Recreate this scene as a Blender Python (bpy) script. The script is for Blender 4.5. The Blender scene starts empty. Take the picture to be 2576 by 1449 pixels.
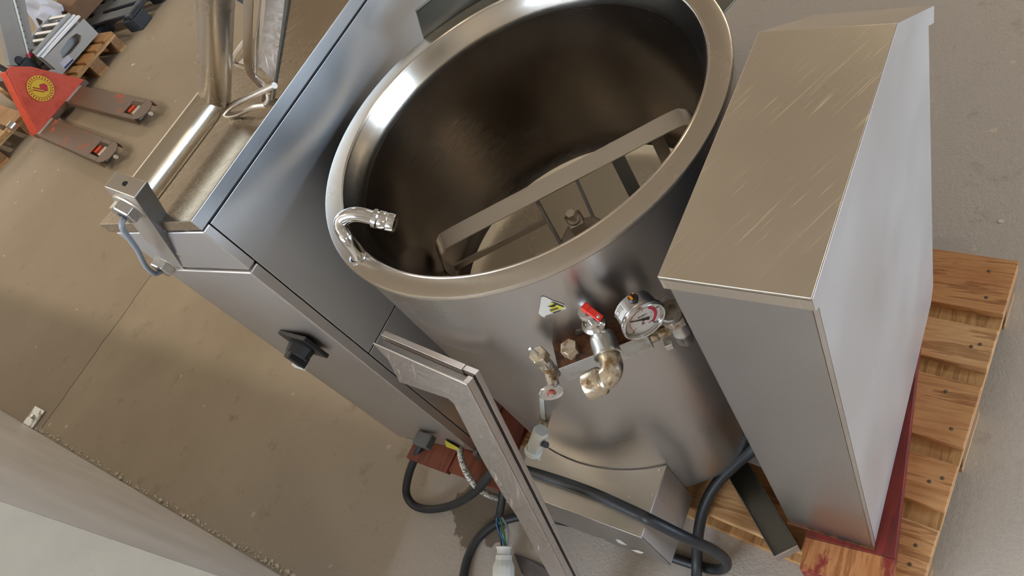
import bpy, bmesh, math, random
from mathutils import Vector, Matrix
random.seed(7)
S = bpy.context.scene
COL = S.collection
PI = math.pi

# ------------------------------------------------------------------ camera
RX = (0.80418614, 0.40956667, -0.43074331)
RY = (0.13769535, -0.83335548, -0.53531171)
RZ = (-0.57820814, 0.37117891, -0.72656835)
F = 1827.75
EYE = Vector((0, 0, 1.8))
cam = bpy.data.objects.new('camera', bpy.data.cameras.new('camera'))
COL.objects.link(cam)
M3 = Matrix((RX, [-v for v in RY], [-v for v in RZ])).transposed()
cam.matrix_world = Matrix.Translation(EYE) @ M3.to_4x4()
cam.data.sensor_width = 36
cam.data.lens = 36 * F / 2576
cam.data.clip_start = 0.02
cam.data.dof.use_dof = False
S.camera = cam

# ------------------------------------------------------------------ colour management, world
S.view_settings.view_transform = 'Standard'
S.view_settings.look = 'None'
S.view_settings.exposure = 0.0
S.view_settings.gamma = 1.0
S.view_settings.use_curve_mapping = False
S.cycles.sample_clamp_indirect = 3.0
S.cycles.caustics_reflective = False
S.cycles.blur_glossy = 0.5
w = bpy.data.worlds.new('world'); S.world = w; w.use_nodes = True
wb = w.node_tree.nodes['Background']
wb.inputs[0].default_value = (0.62, 0.79, 1.0, 1)
wb.inputs[1].default_value = 17.0

# ------------------------------------------------------------------ lamps
def area(name, loc, target, sx, sy, power, color):
    l = bpy.data.lights.new(name, 'AREA'); l.shape = 'RECTANGLE'
    l.size = sx; l.size_y = sy; l.energy = power; l.color = color
    o = bpy.data.objects.new(name, l); COL.objects.link(o)
    o.location = loc
    d = Vector(target) - Vector(loc)
    o.rotation_euler = d.to_track_quat('-Z', 'Y').to_euler()
    return o
gp = area('gate_daylight_portal', (9.95, 3.8, 1.7), (-1, 3.8, 1.7), 6.0, 3.4, 1, (1, 1, 1))
gp.data.cycles.is_portal = True
area('window_daylight', (-3.0, -4.6, 2.9), (-1.5, 1, 0.6), 5.0, 1.6, 115, (1.0, 0.96, 0.92))
area('left_fill_light', (-11.9, 1.5, 3.0), (-2, 0.5, 0.3), 9.0, 1.7, 60, (1.0, 0.93, 0.82))  # added fill light for the left side, no known source there
for i, (x, y) in enumerate([(-4.2, -1.6), (-5.2, 6.0), (-0.9, 7.6), (-8.6, 0.4), (3.6, -3.2), (4.5, 3.5)]):
    area('ceiling_lamp_light', (x, y, 4.32), (x, y, 0), 1.5, 0.3, 68, (1.0, 0.86, 0.66))

# ------------------------------------------------------------------ helpers: pixels of the photo to points
def ray(px, py):
    a, b = (px - 1288) / F, (py - 724.5) / F
    return Vector([a * RX[i] + b * RY[i] + RZ[i] for i in range(3)])
def atz(px, py, z):
    d = ray(px, py); return EYE + d * ((z - 1.8) / d.z)
def aty(px, py, y):
    d = ray(px, py); return EYE + d * (y / d.y)
def atx(px, py, x):
    d = ray(px, py); return EYE + d * (x / d.x)

# ------------------------------------------------------------------ materials
def new_mat(name):
    m = bpy.data.materials.new(name); m.use_nodes = True
    nt = m.node_tree; b = nt.nodes['Principled BSDF']
    return m, nt, b
def node(nt, t, **kw):
    n = nt.nodes.new(t)
    for k, v in kw.items():
        if k.startswith('i_'): n.inputs[k[2:].replace('_', ' ')].default_value = v
        else: setattr(n, k, v)
    return n
def coords(nt, scale=(1, 1, 1), rot=(0, 0, 0)):
    t = node(nt, 'ShaderNodeTexCoord'); out = t.outputs['Object']
    if any(rot):
        m0 = node(nt, 'ShaderNodeMapping'); m0.inputs['Rotation'].default_value = rot
        nt.links.new(out, m0.inputs['Vector']); out = m0.outputs['Vector']
    mp = node(nt, 'ShaderNodeMapping'); mp.inputs['Scale'].default_value = scale
    nt.links.new(out, mp.inputs['Vector'])
    return mp.outputs['Vector']
def noise(nt, vec, scale, detail=3, rough=0.5):
    n = node(nt, 'ShaderNodeTexNoise'); n.inputs['Scale'].default_value = scale
    n.inputs['Detail'].default_value = detail; n.inputs['Roughness'].default_value = rough
    nt.links.new(vec, n.inputs['Vector']); return n.outputs['Fac']
def ramp(nt, fac, stops):
    r = node(nt, 'ShaderNodeValToRGB'); e = r.color_ramp.elements
    while len(e) < len(stops): e.new(0.5)
    for el, (p, c) in zip(e, stops):
        el.position = p; el.color = (c[0], c[1], c[2], 1) if isinstance(c, (tuple, list)) else (c, c, c, 1)
    nt.links.new(fac, r.inputs['Fac']); return r.outputs['Color']
def mix(nt, a, b, fac, mode='MIX'):
    n = node(nt, 'ShaderNodeMix', data_type='RGBA', blend_type=mode)
    for v, s in ((a, 6), (b, 7), (fac, 0)):
        if hasattr(v, 'is_linked') or hasattr(v, 'links'): nt.links.new(v, n.inputs[s])
        else: n.inputs[s].default_value = (v if s == 0 else (*v, 1))
    return n.outputs[2]
def rng(nt, fac, a, b, lo=0.0, hi=1.0):
    n = node(nt, 'ShaderNodeMapRange'); n.inputs[1].default_value = lo; n.inputs[2].default_value = hi
    n.inputs[3].default_value = a; n.inputs[4].default_value = b
    nt.links.new(fac, n.inputs[0]); return n.outputs[0]
def bump(nt, b, h, strength, dist=0.002):
    n = node(nt, 'ShaderNodeBump'); n.inputs['Strength'].default_value = strength; n.inputs['Distance'].default_value = dist
    nt.links.new(h, n.inputs['Height']); nt.links.new(n.outputs[0], b.inputs['Normal'])

def steel(name, col=(0.55, 0.54, 0.52), rough=0.3, scale=(4, 4, 4), rot=(0, 0, 0), grain=60, gb=0.05, rv=0.08, smear=0.12, scratch=0.0, srot=(0, 0, 0), bend=0.0):
    m, nt, b = new_mat(name)
    b.inputs['Metallic'].default_value = 1
    v = coords(nt, scale, rot)
    g = noise(nt, v, grain, 4, 0.6)
    sm = noise(nt, coords(nt), 4.0, 2, 0.5)
    c1 = tuple(c * (1 - smear) for c in col); c2 = tuple(min(1, c * (1 + smear)) for c in col)
    colr = mix(nt, c1, c2, sm)
    r = rng(nt, g, rough - rv, rough + rv, 0.3, 0.7)
    add = node(nt, 'ShaderNodeMath', operation='ADD'); nt.links.new(r, add.inputs[0])
    nt.links.new(rng(nt, sm, -0.035, 0.035, 0.3, 0.7), add.inputs[1])
    rr = add.outputs[0]
    if scratch:
        sv = coords(nt, (12, 560, 12), srot)
        sn = noise(nt, sv, 1.0, 2, 0.4)
        mask = noise(nt, coords(nt), 9, 2, 0.5)
        s1 = ramp(nt, sn, [(0.64, 0.0), (0.70, 1.0)])
        s2 = ramp(nt, mask, [(0.38, 0.0), (0.62, 1.0)])
        sm2 = mix(nt, (0, 0, 0), s1, s2)
        bw = node(nt, 'ShaderNodeRGBToBW'); nt.links.new(sm2, bw.inputs[0])
        sc = node(nt, 'ShaderNodeMath', operation='MULTIPLY'); nt.links.new(bw.outputs[0], sc.inputs[0]); sc.inputs[1].default_value = scratch
        colr = mix(nt, colr, (0.92, 0.80, 0.62), sc.outputs[0])
        a2 = node(nt, 'ShaderNodeMath', operation='ADD'); nt.links.new(rr, a2.inputs[0])
        q = node(nt, 'ShaderNodeMath', operation='MULTIPLY'); nt.links.new(bw.outputs[0], q.inputs[0]); q.inputs[1].default_value = 0.25
        nt.links.new(q.outputs[0], a2.inputs[1]); rr = a2.outputs[0]
    nt.links.new(colr, b.inputs['Base Color']); nt.links.new(rr, b.inputs['Roughness'])
    if bend:
        ad = node(nt, 'ShaderNodeMath', operation='MULTIPLY_ADD')
        nt.links.new(noise(nt, coords(nt), 3.0, 1), ad.inputs[0]); ad.inputs[1].default_value = bend
        nt.links.new(g, ad.inputs[2]); g = ad.outputs[0]
    if gb: bump(nt, b, g, gb, 0.001)
    return m

def plain(name, col, rough=0.5, metal=0.0, var=0.0, vs=12, bmp=0.0, bs=80):
    m, nt, b = new_mat(name)
    b.inputs['Roughness'].default_value = rough; b.inputs['Metallic'].default_value = metal
    v = coords(nt)
    n = noise(nt, v, vs, 4, 0.6)
    nt.links.new(mix(nt, tuple(c * (1 - var) for c in col), tuple(min(1, c * (1 + var)) for c in col), n), b.inputs['Base Color'])
    if bmp: bump(nt, b, noise(nt, v, bs, 4), bmp, 0.002)
    return m

def stained(name, col, stain, rough=0.35, lo=0.45, hi=0.6, sc=45, metal=1.0):
    m, nt, b = new_mat(name)
    v = coords(nt); n = noise(nt, v, sc, 5, 0.65); k = ramp(nt, n, [(lo, 0.0), (hi, 1.0)])
    bw = node(nt, 'ShaderNodeRGBToBW'); nt.links.new(k, bw.inputs[0])
    nt.links.new(mix(nt, col, stain, bw.outputs[0]), b.inputs['Base Color'])
    nt.links.new(rng(nt, bw.outputs[0], metal, 0.25 * metal), b.inputs['Metallic'])
    nt.links.new(rng(nt, bw.outputs[0], rough, 0.75), b.inputs['Roughness'])
    bump(nt, b, n, 0.2, 0.001)
    return m

def wood(name, c1, c2, axis='x', rough=0.7, stain=None, lo=.5, hi=.62, knots=True):
    m, nt, b = new_mat(name)
    s = {'x': (1.2, 16, 16), 'y': (16, 1.2, 16), 'z': (16, 16, 1.2)}[axis]
    v = coords(nt, s)
    n = noise(nt, v, 3.0, 5, 0.65)
    c = ramp(nt, n, [(0.30, c1), (0.52, c2), (0.58, tuple(x * .84 for x in c1)), (0.75, c2)])
    big = noise(nt, coords(nt), 6, 3)
    c = mix(nt, c, mix(nt, c, (0.62, 0.36, 0.18), 0.6, 'MULTIPLY'), rng(nt, big, 0, .9, .42, .72))
    oi = node(nt, 'ShaderNodeObjectInfo')
    c = mix(nt, c, mix(nt, c, (0.80, 0.58, 0.40), 1.0, 'MULTIPLY'), oi.outputs['Random'])
    if stain:
        k = noise(nt, coords(nt, (5, 5, 5) if axis != 'y' else (5, 2, 5)), 2.2, 5, 0.7)
        kk = ramp(nt, k, [(lo, 0.0), (hi, 1.0)])
        c = mix(nt, c, stain, kk)
    nt.links.new(c, b.inputs['Base Color']); b.inputs['Roughness'].default_value = rough
    bump(nt, b, n, 0.35, 0.002)
    return m

ST_BODY = steel('brushed_steel_shell', (0.54, 0.52, 0.51), 0.30, (1, 1, 22), grain=30, gb=0, rv=0.015, smear=0.10)
ST_RIM = steel('satin_steel_rim', (0.56, 0.51, 0.45), 0.27, (3, 3, 3), grain=20, gb=0, rv=0.01, smear=0.05)
ST_CHAMFER = steel('polished_steel_chamfer', (0.78, 0.74, 0.67), 0.20, (3, 3, 3), grain=20, gb=0, rv=0.01, smear=0.05)
ST_BOWLFLOOR = steel('lit_bowl_floor_steel', (0.74, 0.67, 0.55), 0.27, (4, 4, 4), grain=20, gb=0, rv=0.01, smear=0.05)  # same steel as the bowl wall, lightened: lamp gleam put into the colour
ST_BOWL = steel('shaded_steel_bowl', (0.27, 0.245, 0.225), 0.25, (1, 1, 18), grain=30, gb=0, rv=0.02, smear=0.12)  # same steel as the bowl floor, darkened: the bowl's shade is in the colour
ST_TOP = steel('scratched_steel_lid', (0.66, 0.60, 0.515), 0.34, (5, 5, 5), grain=90, gb=0.02, rv=0.04, smear=0.05, scratch=0.8, srot=(0, 0, -1.10))
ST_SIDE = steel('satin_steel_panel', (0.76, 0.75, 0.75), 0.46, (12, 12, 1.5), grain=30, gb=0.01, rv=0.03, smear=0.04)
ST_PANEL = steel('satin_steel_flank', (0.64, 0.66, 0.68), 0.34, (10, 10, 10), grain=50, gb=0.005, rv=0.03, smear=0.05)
ST_FRONT = steel('shaded_steel_front', (0.45, 0.435, 0.425), 0.34, (10, 10, 1), grain=30, gb=0.02, rv=0.04, smear=0.06)  # same steel as the door, darkened to carry shade in its colour
ST_DOOR = steel('lit_satin_steel_door', (0.64, 0.62, 0.605), 0.42, (10, 10, 1), grain=30, gb=0, rv=0.02, smear=0.04)  # same steel as the fronts, lightened to carry brighter light in its colour
ST_TUBE = steel('tube_steel', (0.58, 0.52, 0.43), 0.27, (8, 1, 8), grain=6, gb=0, rv=0.02, smear=0.06)
ST_FRAME = steel('worn_frame_steel', (0.56, 0.52, 0.49), 0.36, (6, 6, 6), grain=25, gb=0.06, rv=0.10, smear=0.22, scratch=0.25, srot=(0.4, 0.2, 0.3))
ST_BAR = steel('flat_bar_steel', (0.58, 0.53, 0.47), 0.42, (6, 6, 6), grain=60, gb=0.03, rv=0.05, smear=0.10)
BLACKST = plain('dark_gap_shade', (0.012, 0.012, 0.012), 0.6)  # black core colour paints the shade inside the panel gaps
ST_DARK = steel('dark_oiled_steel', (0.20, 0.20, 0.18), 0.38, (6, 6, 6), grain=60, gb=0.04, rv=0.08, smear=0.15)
ST_EDGE = steel('scraped_edge_steel', (0.22, 0.22, 0.23), 0.45, (20, 4, 4), grain=14, gb=0.2, rv=0.12, smear=0.6)
CHROME = steel('chrome', (0.70, 0.71, 0.72), 0.14, (8, 8, 8), grain=20, gb=0, rv=0.01, smear=0.04)
ZINC = steel('zinc_bolt', (0.62, 0.62, 0.60), 0.32, (8, 8, 8), grain=60, gb=0.05, rv=0.08, smear=0.2)
NICKEL = stained('tarnished_nickel', (0.66, 0.62, 0.55), (0.20, 0.11, 0.04), 0.25, 0.47, 0.62, 60)
BRASSY = stained('stained_brass', (0.62, 0.54, 0.42), (0.18, 0.10, 0.03), 0.28, 0.47, 0.64, 50)
RUST = stained('rusty_bar_top', (0.15, 0.055, 0.016), (0.035, 0.014, 0.008), 0.6, 0.42, 0.6, 70, 0.3)
GALV = stained('galvanised_bar', (0.55, 0.56, 0.56), (0.33, 0.29, 0.22), 0.5, 0.5, 0.7, 40)
DIRTCAP = stained('crusted_cap', (0.20, 0.17, 0.13), (0.09, 0.07, 0.05), 0.5, 0.45, 0.6, 90, 0.6)
RED = plain('red_plastic', (0.70, 0.03, 0.02), 0.45, var=0.08)
BLACK = plain('black_plastic', (0.012, 0.013, 0.016), 0.38, var=0.3)
RUBBER = plain('black_cable_rubber', (0.014, 0.016, 0.020), 0.48, var=0.5, vs=30, bmp=0.1)
GREYCAB = plain('grey_cable', (0.22, 0.24, 0.27), 0.5, var=0.1)
WHITE = plain('white_plastic', (0.62, 0.61, 0.56), 0.45, var=0.10)
WHITEP = plain('white_paint', (0.75, 0.78, 0.76), 0.5, var=0.12, vs=60)
YELLOW = plain('yellow_label', (0.62, 0.56, 0.06), 0.5, var=0.1)
ORANGE = plain('orange_plastic', (0.95, 0.28, 0.01), 0.4)
DIALW = plain('dial_white', (0.62, 0.60, 0.56), 0.35)
PAPER = plain('paper_label', (0.60, 0.58, 0.53), 0.6)
INK = plain('black_ink', (0.02, 0.02, 0.02), 0.6)
REDINK = plain('red_ink', (0.55, 0.02, 0.06), 0.6)
CORBLUE = plain('blue_core', (0.02, 0.22, 0.62), 0.4)
CORGREEN = plain('green_core', (0.02, 0.20, 0.06), 0.4)
PINE = wood('pine_boards', (0.42, 0.22, 0.09), (0.66, 0.43, 0.22), 'x')
PINEY = wood('pine_stringers', (0.50, 0.32, 0.14), (0.68, 0.50, 0.26), 'y')
CHIP = plain('pressed_wood_blocks', (0.25, 0.14, 0.07), 0.9, var=0.6, vs=60, bmp=1.0, bs=70)
REDWOOD = wood('red_stained_plank', (0.13, 0.012, 0.010), (0.22, 0.022, 0.016), 'y', 0.65)
REDEND = wood('half_painted_plank', (0.42, 0.20, 0.08), (0.60, 0.36, 0.19), 'y', 0.75, stain=(0.20, 0.02, 0.015), lo=.50, hi=.56)
BROWNRED = wood('redbrown_boards', (0.13, 0.028, 0.012), (0.20, 0.05, 0.022), 'y', 0.6)
CLOTH = plain('pale_cloth', (0.50, 0.54, 0.68), 0.9, var=0.1)
JACKRED = stained('chipped_red_paint', (0.62, 0.075, 0.03), (0.42, 0.05, 0.02), 0.45, 0.5, 0.8, 14, 0.0)
FORKM = stained('worn_fork_steel', (0.13, 0.085, 0.055), (0.45, 0.09, 0.045), 0.5, 0.60, 0.66, 9, 0.0)
FARWOOD = wood('far_pallet_wood', (0.36, 0.22, 0.10), (0.55, 0.37, 0.18), 'y', knots=False)
DARKPL = plain('dark_plastic_pallet', (0.03, 0.036, 0.045), 0.5, var=0.3)
NAIL = plain('rusty_nail', (.10, .065, .04), .7)
BRAID = None

def mat_braid():
    m, nt, b = new_mat('braided_hose')
    v = coords(nt, (1, 1, 1))
    w1 = node(nt, 'ShaderNodeTexVoronoi'); w1.inputs['Scale'].default_value = 190; w1.inputs['Randomness'].default_value = 0.55
    nt.links.new(v, w1.inputs['Vector'])
    nt.links.new(ramp(nt, w1.outputs['Distance'], [(0.50, (0.62, 0.62, 0.58)), (0.66, (0.10, 0.10, 0.10))]), b.inputs['Base Color'])
    bump(nt, b, w1.outputs['Distance'], 0.5, 0.002); b.inputs['Roughness'].default_value = 0.5
    return m
BRAID = mat_braid()

def mat_floor():
    m, nt, b = new_mat('concrete')
    v = coords(nt)
    big = noise(nt, v, 1.1, 5, 0.6); fine = noise(nt, v, 95, 5, 0.75); mid = noise(nt, v, 9, 4, 0.65)
    c = mix(nt, (0.335, 0.275, 0.20), (0.42, 0.35, 0.26), rng(nt, big, 0, 1, .35, .65))
    # rougher, greyer slab to the right of the machine
    sep = node(nt, 'ShaderNodeSeparateXYZ'); nt.links.new(v, sep.inputs[0])
    right = rng(nt, sep.outputs[0], 0, 1, -2.6, -0.9)
    c = mix(nt, c, mix(nt, (0.38, 0.335, 0.29), (0.51, 0.455, 0.40), fine), right)
    # the slab beyond the joint
    left = rng(nt, sep.outputs[0], 1, 0, -3.53, -3.49)
    lf = node(nt, 'ShaderNodeMath', operation='MULTIPLY'); nt.links.new(left, lf.inputs[0]); lf.inputs[1].default_value = .5
    c = mix(nt, c, (0.30, 0.245, 0.19), lf.outputs[0])
    c = mix(nt, c, (0.20, 0.155, 0.105), rng(nt, mid, 0, .55, .60, .78))
    # pale specks of plaster
    vo = node(nt, 'ShaderNodeTexVoronoi'); vo.inputs['Scale'].default_value = 9; nt.links.new(v, vo.inputs['Vector'])
    vn = noise(nt, v, 70, 2)
    ad = node(nt, 'ShaderNodeMath', operation='MULTIPLY_ADD'); nt.links.new(vn, ad.inputs[0]); ad.inputs[1].default_value = 0.12
    nt.links.new(vo.outputs['Distance'], ad.inputs[2])
    sepc = node(nt, 'ShaderNodeSeparateColor'); nt.links.new(vo.outputs['Color'], sepc.inputs[0])
    pick = node(nt, 'ShaderNodeMath', operation='GREATER_THAN'); nt.links.new(sepc.outputs[0], pick.inputs[0]); pick.inputs[1].default_value = .55
    small = rng(nt, ad.outputs[0], 1, 0, 0.13, 0.15)
    pm = node(nt, 'ShaderNodeMath', operation='MULTIPLY'); nt.links.new(small, pm.inputs[0]); nt.links.new(pick.outputs[0], pm.inputs[1])
    c = mix(nt, c, (0.55, 0.49, 0.38), pm.outputs[0])
    # water stain by the pallet
    d = node(nt, 'ShaderNodeVectorMath', operation='DISTANCE'); nt.links.new(v, d.inputs[0]); d.inputs[1].default_value = (-1.17, 0.215, 0)
    n2 = noise(nt, v, 13, 3, .6)
    ds = node(nt, 'ShaderNodeMath', operation='MULTIPLY_ADD'); nt.links.new(n2, ds.inputs[0]); ds.inputs[1].default_value = 0.16; nt.links.new(d.outputs['Value'], ds.inputs[2])
    c = mix(nt, c, (0.12, 0.085, 0.05), rng(nt, ds.outputs[0], .8, 0, 0.188, 0.196))
    # the joint line
    ax = node(nt, 'ShaderNodeMath', operation='ADD'); nt.links.new(sep.outputs[0], ax.inputs[0]); ax.inputs[1].default_value = 3.505
    jn = node(nt, 'ShaderNodeMath', operation='MULTIPLY_ADD'); nt.links.new(noise(nt, v, 6, 3), jn.inputs[0]); jn.inputs[1].default_value = 0.03; nt.links.new(ax.outputs[0], jn.inputs[2])
    ab = node(nt, 'ShaderNodeMath', operation='SUBTRACT'); nt.links.new(jn.outputs[0], ab.inputs[0]); ab.inputs[1].default_value = .015
    aa = node(nt, 'ShaderNodeMath', operation='ABSOLUTE'); nt.links.new(ab.outputs[0], aa.inputs[0])
    c = mix(nt, c, (0.08, 0.06, 0.045), rng(nt, aa.outputs[0], .8, 0, 0.002, 0.006))
    nt.links.new(c, b.inputs['Base Color'])
    b.inputs['Roughness'].default_value = 0.8
    hb = node(nt, 'ShaderNodeMath', operation='MULTIPLY'); nt.links.new(fine, hb.inputs[0])
    nt.links.new(rng(nt, right, 0.15, 1.4), hb.inputs[1])
    bump(nt, b, hb.outputs[0], 0.8, 0.0025)
    return m
FLOOR = mat_floor()
WALLM = plain('plaster_wall', (0.44, 0.385, 0.32), 0.9, var=0.12, vs=2)
CEILM = plain('timber_ceiling', (0.66, 0.57, 0.45), 0.9, var=0.15, vs=2)

# ------------------------------------------------------------------ mesh helpers
def finish(bm, name, mat, parent=None, smooth=False, bevel=0.0, seg=2, auto=None):
    bmesh.ops.recalc_face_normals(bm, faces=bm.faces)
    me = bpy.data.meshes.new(name); bm.to_mesh(me); bm.free()
    o = bpy.data.objects.new(name, me); COL.objects.link(o)
    mats = mat if isinstance(mat, (list, tuple)) else [mat]
    for mm in mats: me.materials.append(mm)
    if parent is not None:
        o.parent = parent
        p = parent; T = Matrix.Identity(4)
        T = world_of(parent).inverted()
        o.matrix_parent_inverse = T
    if smooth:
        for f in me.polygons: f.use_smooth = True
        if auto:
            me.set_sharp_from_angle(angle=math.radians(auto))
    if bevel:
        md = o.modifiers.new('bevel', 'BEVEL'); md.width = bevel; md.segments = seg; md.limit_method = 'ANGLE'; md.angle_limit = math.radians(35)
        for f in me.polygons: f.use_smooth = True
        md.harden_normals = True
    return o
def world_of(o):
    m = Matrix.LocRotScale(o.location, o.rotation_euler, o.scale)
    if o.parent: return world_of(o.parent) @ o.matrix_parent_inverse @ m
    return m
def thing(name, label, cat, loc, group=None):
    o = bpy.data.objects.new(name, None); COL.objects.link(o); o.location = loc
    o.empty_display_size = 0.1
    o['label'] = label; o['category'] = cat
    if group: o['group'] = group
    return o
def tag(o, label=None, cat=None, group=None, kind=None):
    if label: o['label'] = label
    if cat: o['category'] = cat
    if group: o['group'] = group
    if kind: o['kind'] = kind
    return o
def g_box(bm, x0, x1, y0, y1, z0, z1, M=None, mi=0):
    vs = [bm.verts.new(Vector(p)) for p in [(x0, y0, z0), (x1, y0, z0), (x1, y1, z0), (x0, y1, z0), (x0, y0, z1), (x1, y0, z1), (x1, y1, z1), (x0, y1, z1)]]
    if M is not None:
        for v in vs: v.co = M @ v.co
    for f in [(0, 3, 2, 1), (4, 5, 6, 7), (0, 1, 5, 4), (1, 2, 6, 5), (2, 3, 7, 6), (3, 0, 4, 7)]:
        bm.faces.new([vs[i] for i in f]).material_index = mi
    return vs
def box(name, x0, x1, y0, y1, z0, z1, mat, parent=None, bevel=0.0015, M=None):
    bm = bmesh.new(); g_box(bm, x0, x1, y0, y1, z0, z1, M)
    return finish(bm, name, mat, parent, bevel=bevel)
def g_prism(bm, pts, ext, mi=0):
    pts = [Vector(p) for p in pts]; ext = Vector(ext)
    a = [bm.verts.new(p) for p in pts]; b = [bm.verts.new(p + ext) for p in pts]
    n = len(pts)
    bm.faces.new(a).material_index = mi; bm.faces.new(b[::-1]).material_index = mi
    for i in range(n):
        bm.faces.new([a[i], b[i], b[(i + 1) % n], a[(i + 1) % n]]).material_index = mi
def prism(name, pts, ext, mat, parent=None, bevel=0.001):
    bm = bmesh.new(); g_prism(bm, pts, ext)
    return finish(bm, name, mat, parent, bevel=bevel)
def basis(axis, up=None):
    z = Vector(axis).normalized()
    u = Vector(up) if up is not None else (Vector((0, 0, 1)) if abs(z.z) < 0.9 else Vector((1, 0, 0)))
    x = u.cross(z).normalized(); y = z.cross(x)
    return Matrix((x, y, z)).transposed()
def g_lathe(bm, prof, org, axis=(0, 0, 1), seg=48, a0=0, a1=2 * PI, mi=0, rot=0.0):
    B = basis(axis); org = Vector(org)
    full = abs(a1 - a0 - 2 * PI) < 1e-6
    n = seg if full else seg + 1
    rings = []
    for r, z in prof:
        if r < 1e-6: rings.append([bm.verts.new(org + B @ Vector((0, 0, z)))])
        else:
            rings.append([bm.verts.new(org + B @ Vector((r * math.cos(a0 + rot + (a1 - a0) * i / seg), r * math.sin(a0 + rot + (a1 - a0) * i / seg), z))) for i in range(n)])
    for A, Bq in zip(rings, rings[1:]):
        m = n if full else n - 1
        for i in range(m):
            j = (i + 1) % n
            q = ([A[0]] if len(A) == 1 else [A[i], A[j]]) + ([Bq[0]] if len(Bq) == 1 else [Bq[j], Bq[i]])
            if len(q) > 2: bm.faces.new(q).material_index = mi
def lathe(name, prof, org, axis=(0, 0, 1), mat=None, parent=None, seg=48, auto=35, rot=0.0):
    bm = bmesh.new(); g_lathe(bm, prof, org, axis, seg, rot=rot)
    return finish(bm, name, mat, parent, smooth=True, auto=auto)
def hexnut(name, org, axis, r, h, mat, parent, rot=0.0, chamfer=0.12):
    bm = bmesh.new()
    g_lathe(bm, [(0, 0), (r, 0), (r, h * (1 - chamfer)), (r * 0.88, h), (0, h)], org, axis, 6, rot=rot)
    return finish(bm, name, mat, parent, bevel=0.0006)
def smooth_path(pts, sub=8):
    P = [Vector(p) for p in pts]; out = []
    for i in range(len(P) - 1):
        p0 = P[max(i - 1, 0)]; p1 = P[i]; p2 = P[i + 1]; p3 = P[min(i + 2, len(P) - 1)]
        for k in range(sub):
            t = k / sub
            out.append(0.5 * ((2 * p1) + (-p0 + p2) * t + (2 * p0 - 5 * p1 + 4 * p2 - p3) * t * t + (-p0 + 3 * p1 - 3 * p2 + p3) * t ** 3))
    out.append(P[-1]); return out
def g_tube(bm, path, r, seg=14, mi=0, cap=True):
    path = [Vector(p) for p in path]
    T = (path[1] - path[0]).normalized()
    u = T.orthogonal().normalized(); rings = []
    for i, p in enumerate(path):
        a = path[max(i - 1, 0)]; b = path[min(i + 1, len(path) - 1)]
        t = (b - a).normalized(); u = (u - t * u.dot(t)).normalized(); v = t.cross(u)
        rr = r[i] if isinstance(r, (list, tuple)) else r
        rings.append([bm.verts.new(p + (u * math.cos(2 * PI * k / seg) + v * math.sin(2 * PI * k / seg)) * rr) for k in range(seg)])
    for A, B in zip(rings, rings[1:]):
        for k in range(seg): bm.faces.new([A[k], A[(k + 1) % seg], B[(k + 1) % seg], B[k]]).material_index = mi
    if cap:
        bm.faces.new(rings[0][::-1]).material_index = mi; bm.faces.new(rings[-1]).material_index = mi
def tube(name, pts, r, mat, parent=None, sub=8, seg=14, smooth=True):
    bm = bmesh.new(); g_tube(bm, smooth_path(pts, sub) if sub > 1 else pts, r, seg)
    return finish(bm, name, mat, parent, smooth=True, auto=50)
def text(name, s, size, M, mat, parent, depth=0.0002, align='CENTER'):
    c = bpy.data.curves.new(name, 'FONT'); c.body = s; c.size = size; c.extrude = depth
    c.align_x = align; c.align_y = 'CENTER'
    tmp = bpy.data.objects.new('tmp_text', c); COL.objects.link(tmp)
    dg = bpy.context.evaluated_depsgraph_get()
    me = bpy.data.meshes.new_from_object(tmp.evaluated_get(dg))
    bpy.data.objects.remove(tmp); me.name = name
    me.transform(M); me.materials.clear(); me.materials.append(mat)
    o = bpy.data.objects.new(name, me); COL.objects.link(o)
    o.parent = parent; o.matrix_parent_inverse = world_of(parent).inverted()
    return o
def copy_tree(o, parent=None):
    c = o.copy(); COL.objects.link(c)
    if parent: c.parent = parent
    for ch in list(o.children): copy_tree(ch, c)
    return c

# ------------------------------------------------------------------ the hall
def struct(o): o['kind'] = 'structure'; return o
struct(box('floor', -12, 10.2, -5, 10, -0.1, 0, FLOOR, bevel=0))
struct(box('ceiling', -12, 10.2, -5, 10, 4.5, 4.6, CEILM, bevel=0))
struct(box('wall_back', -12.2, 10.2, 10, 10.2, 0, 4.6, WALLM, bevel=0))
def wall_with_hole(name, axis, c0, c1, a0, a1, h0, h1, v0, v1):
    bm = bmesh.new()
    segs = [(a0, h0, 0, 4.6), (h1, a1, 0, 4.6), (h0, h1, v1, 4.6)] + ([(h0, h1, 0, v0)] if v0 > 0 else [])
    for p, q, z0, z1 in segs:
        if axis == 'x': g_box(bm, c0, c1, p, q, z0, z1)
        else: g_box(bm, p, q, c0, c1, z0, z1)
    return struct(finish(bm, name, WALLM))
wall_with_hole('wall_right', 'x', 10, 10.2, -5, 10, 0.8, 6.8, 0, 3.4)
struct(box('wall_left', -12.2, -12, -5, 10, 0, 4.6, WALLM, bevel=0))
wp_m, wp_nt, wp_b = new_mat('fill_pane_glow'); wp_b.inputs['Base Color'].default_value = (.8, .8, .76, 1)
wp_b.inputs['Emission Color'].default_value = (1, .95, .86, 1); wp_b.inputs['Emission Strength'].default_value = 1.0
pane = struct(box('fill_pane', -12.0, -11.96, -3, 6, 2.15, 3.85, wp_m, bevel=0))  # unseen glowing pane, added as fill for the left side
for k in range(7): box('fill_pane_bar', -11.96, -11.93, -3 + k * 1.49, -2.94 + k * 1.49, 2.15, 3.85, ST_DARK, pane, .002)  # bars across the added pane
wall_with_hole('wall_front', 'y', -5.2, -5, -12, 10.2, -5.5, -0.5, 2.1, 3.7)
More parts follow.
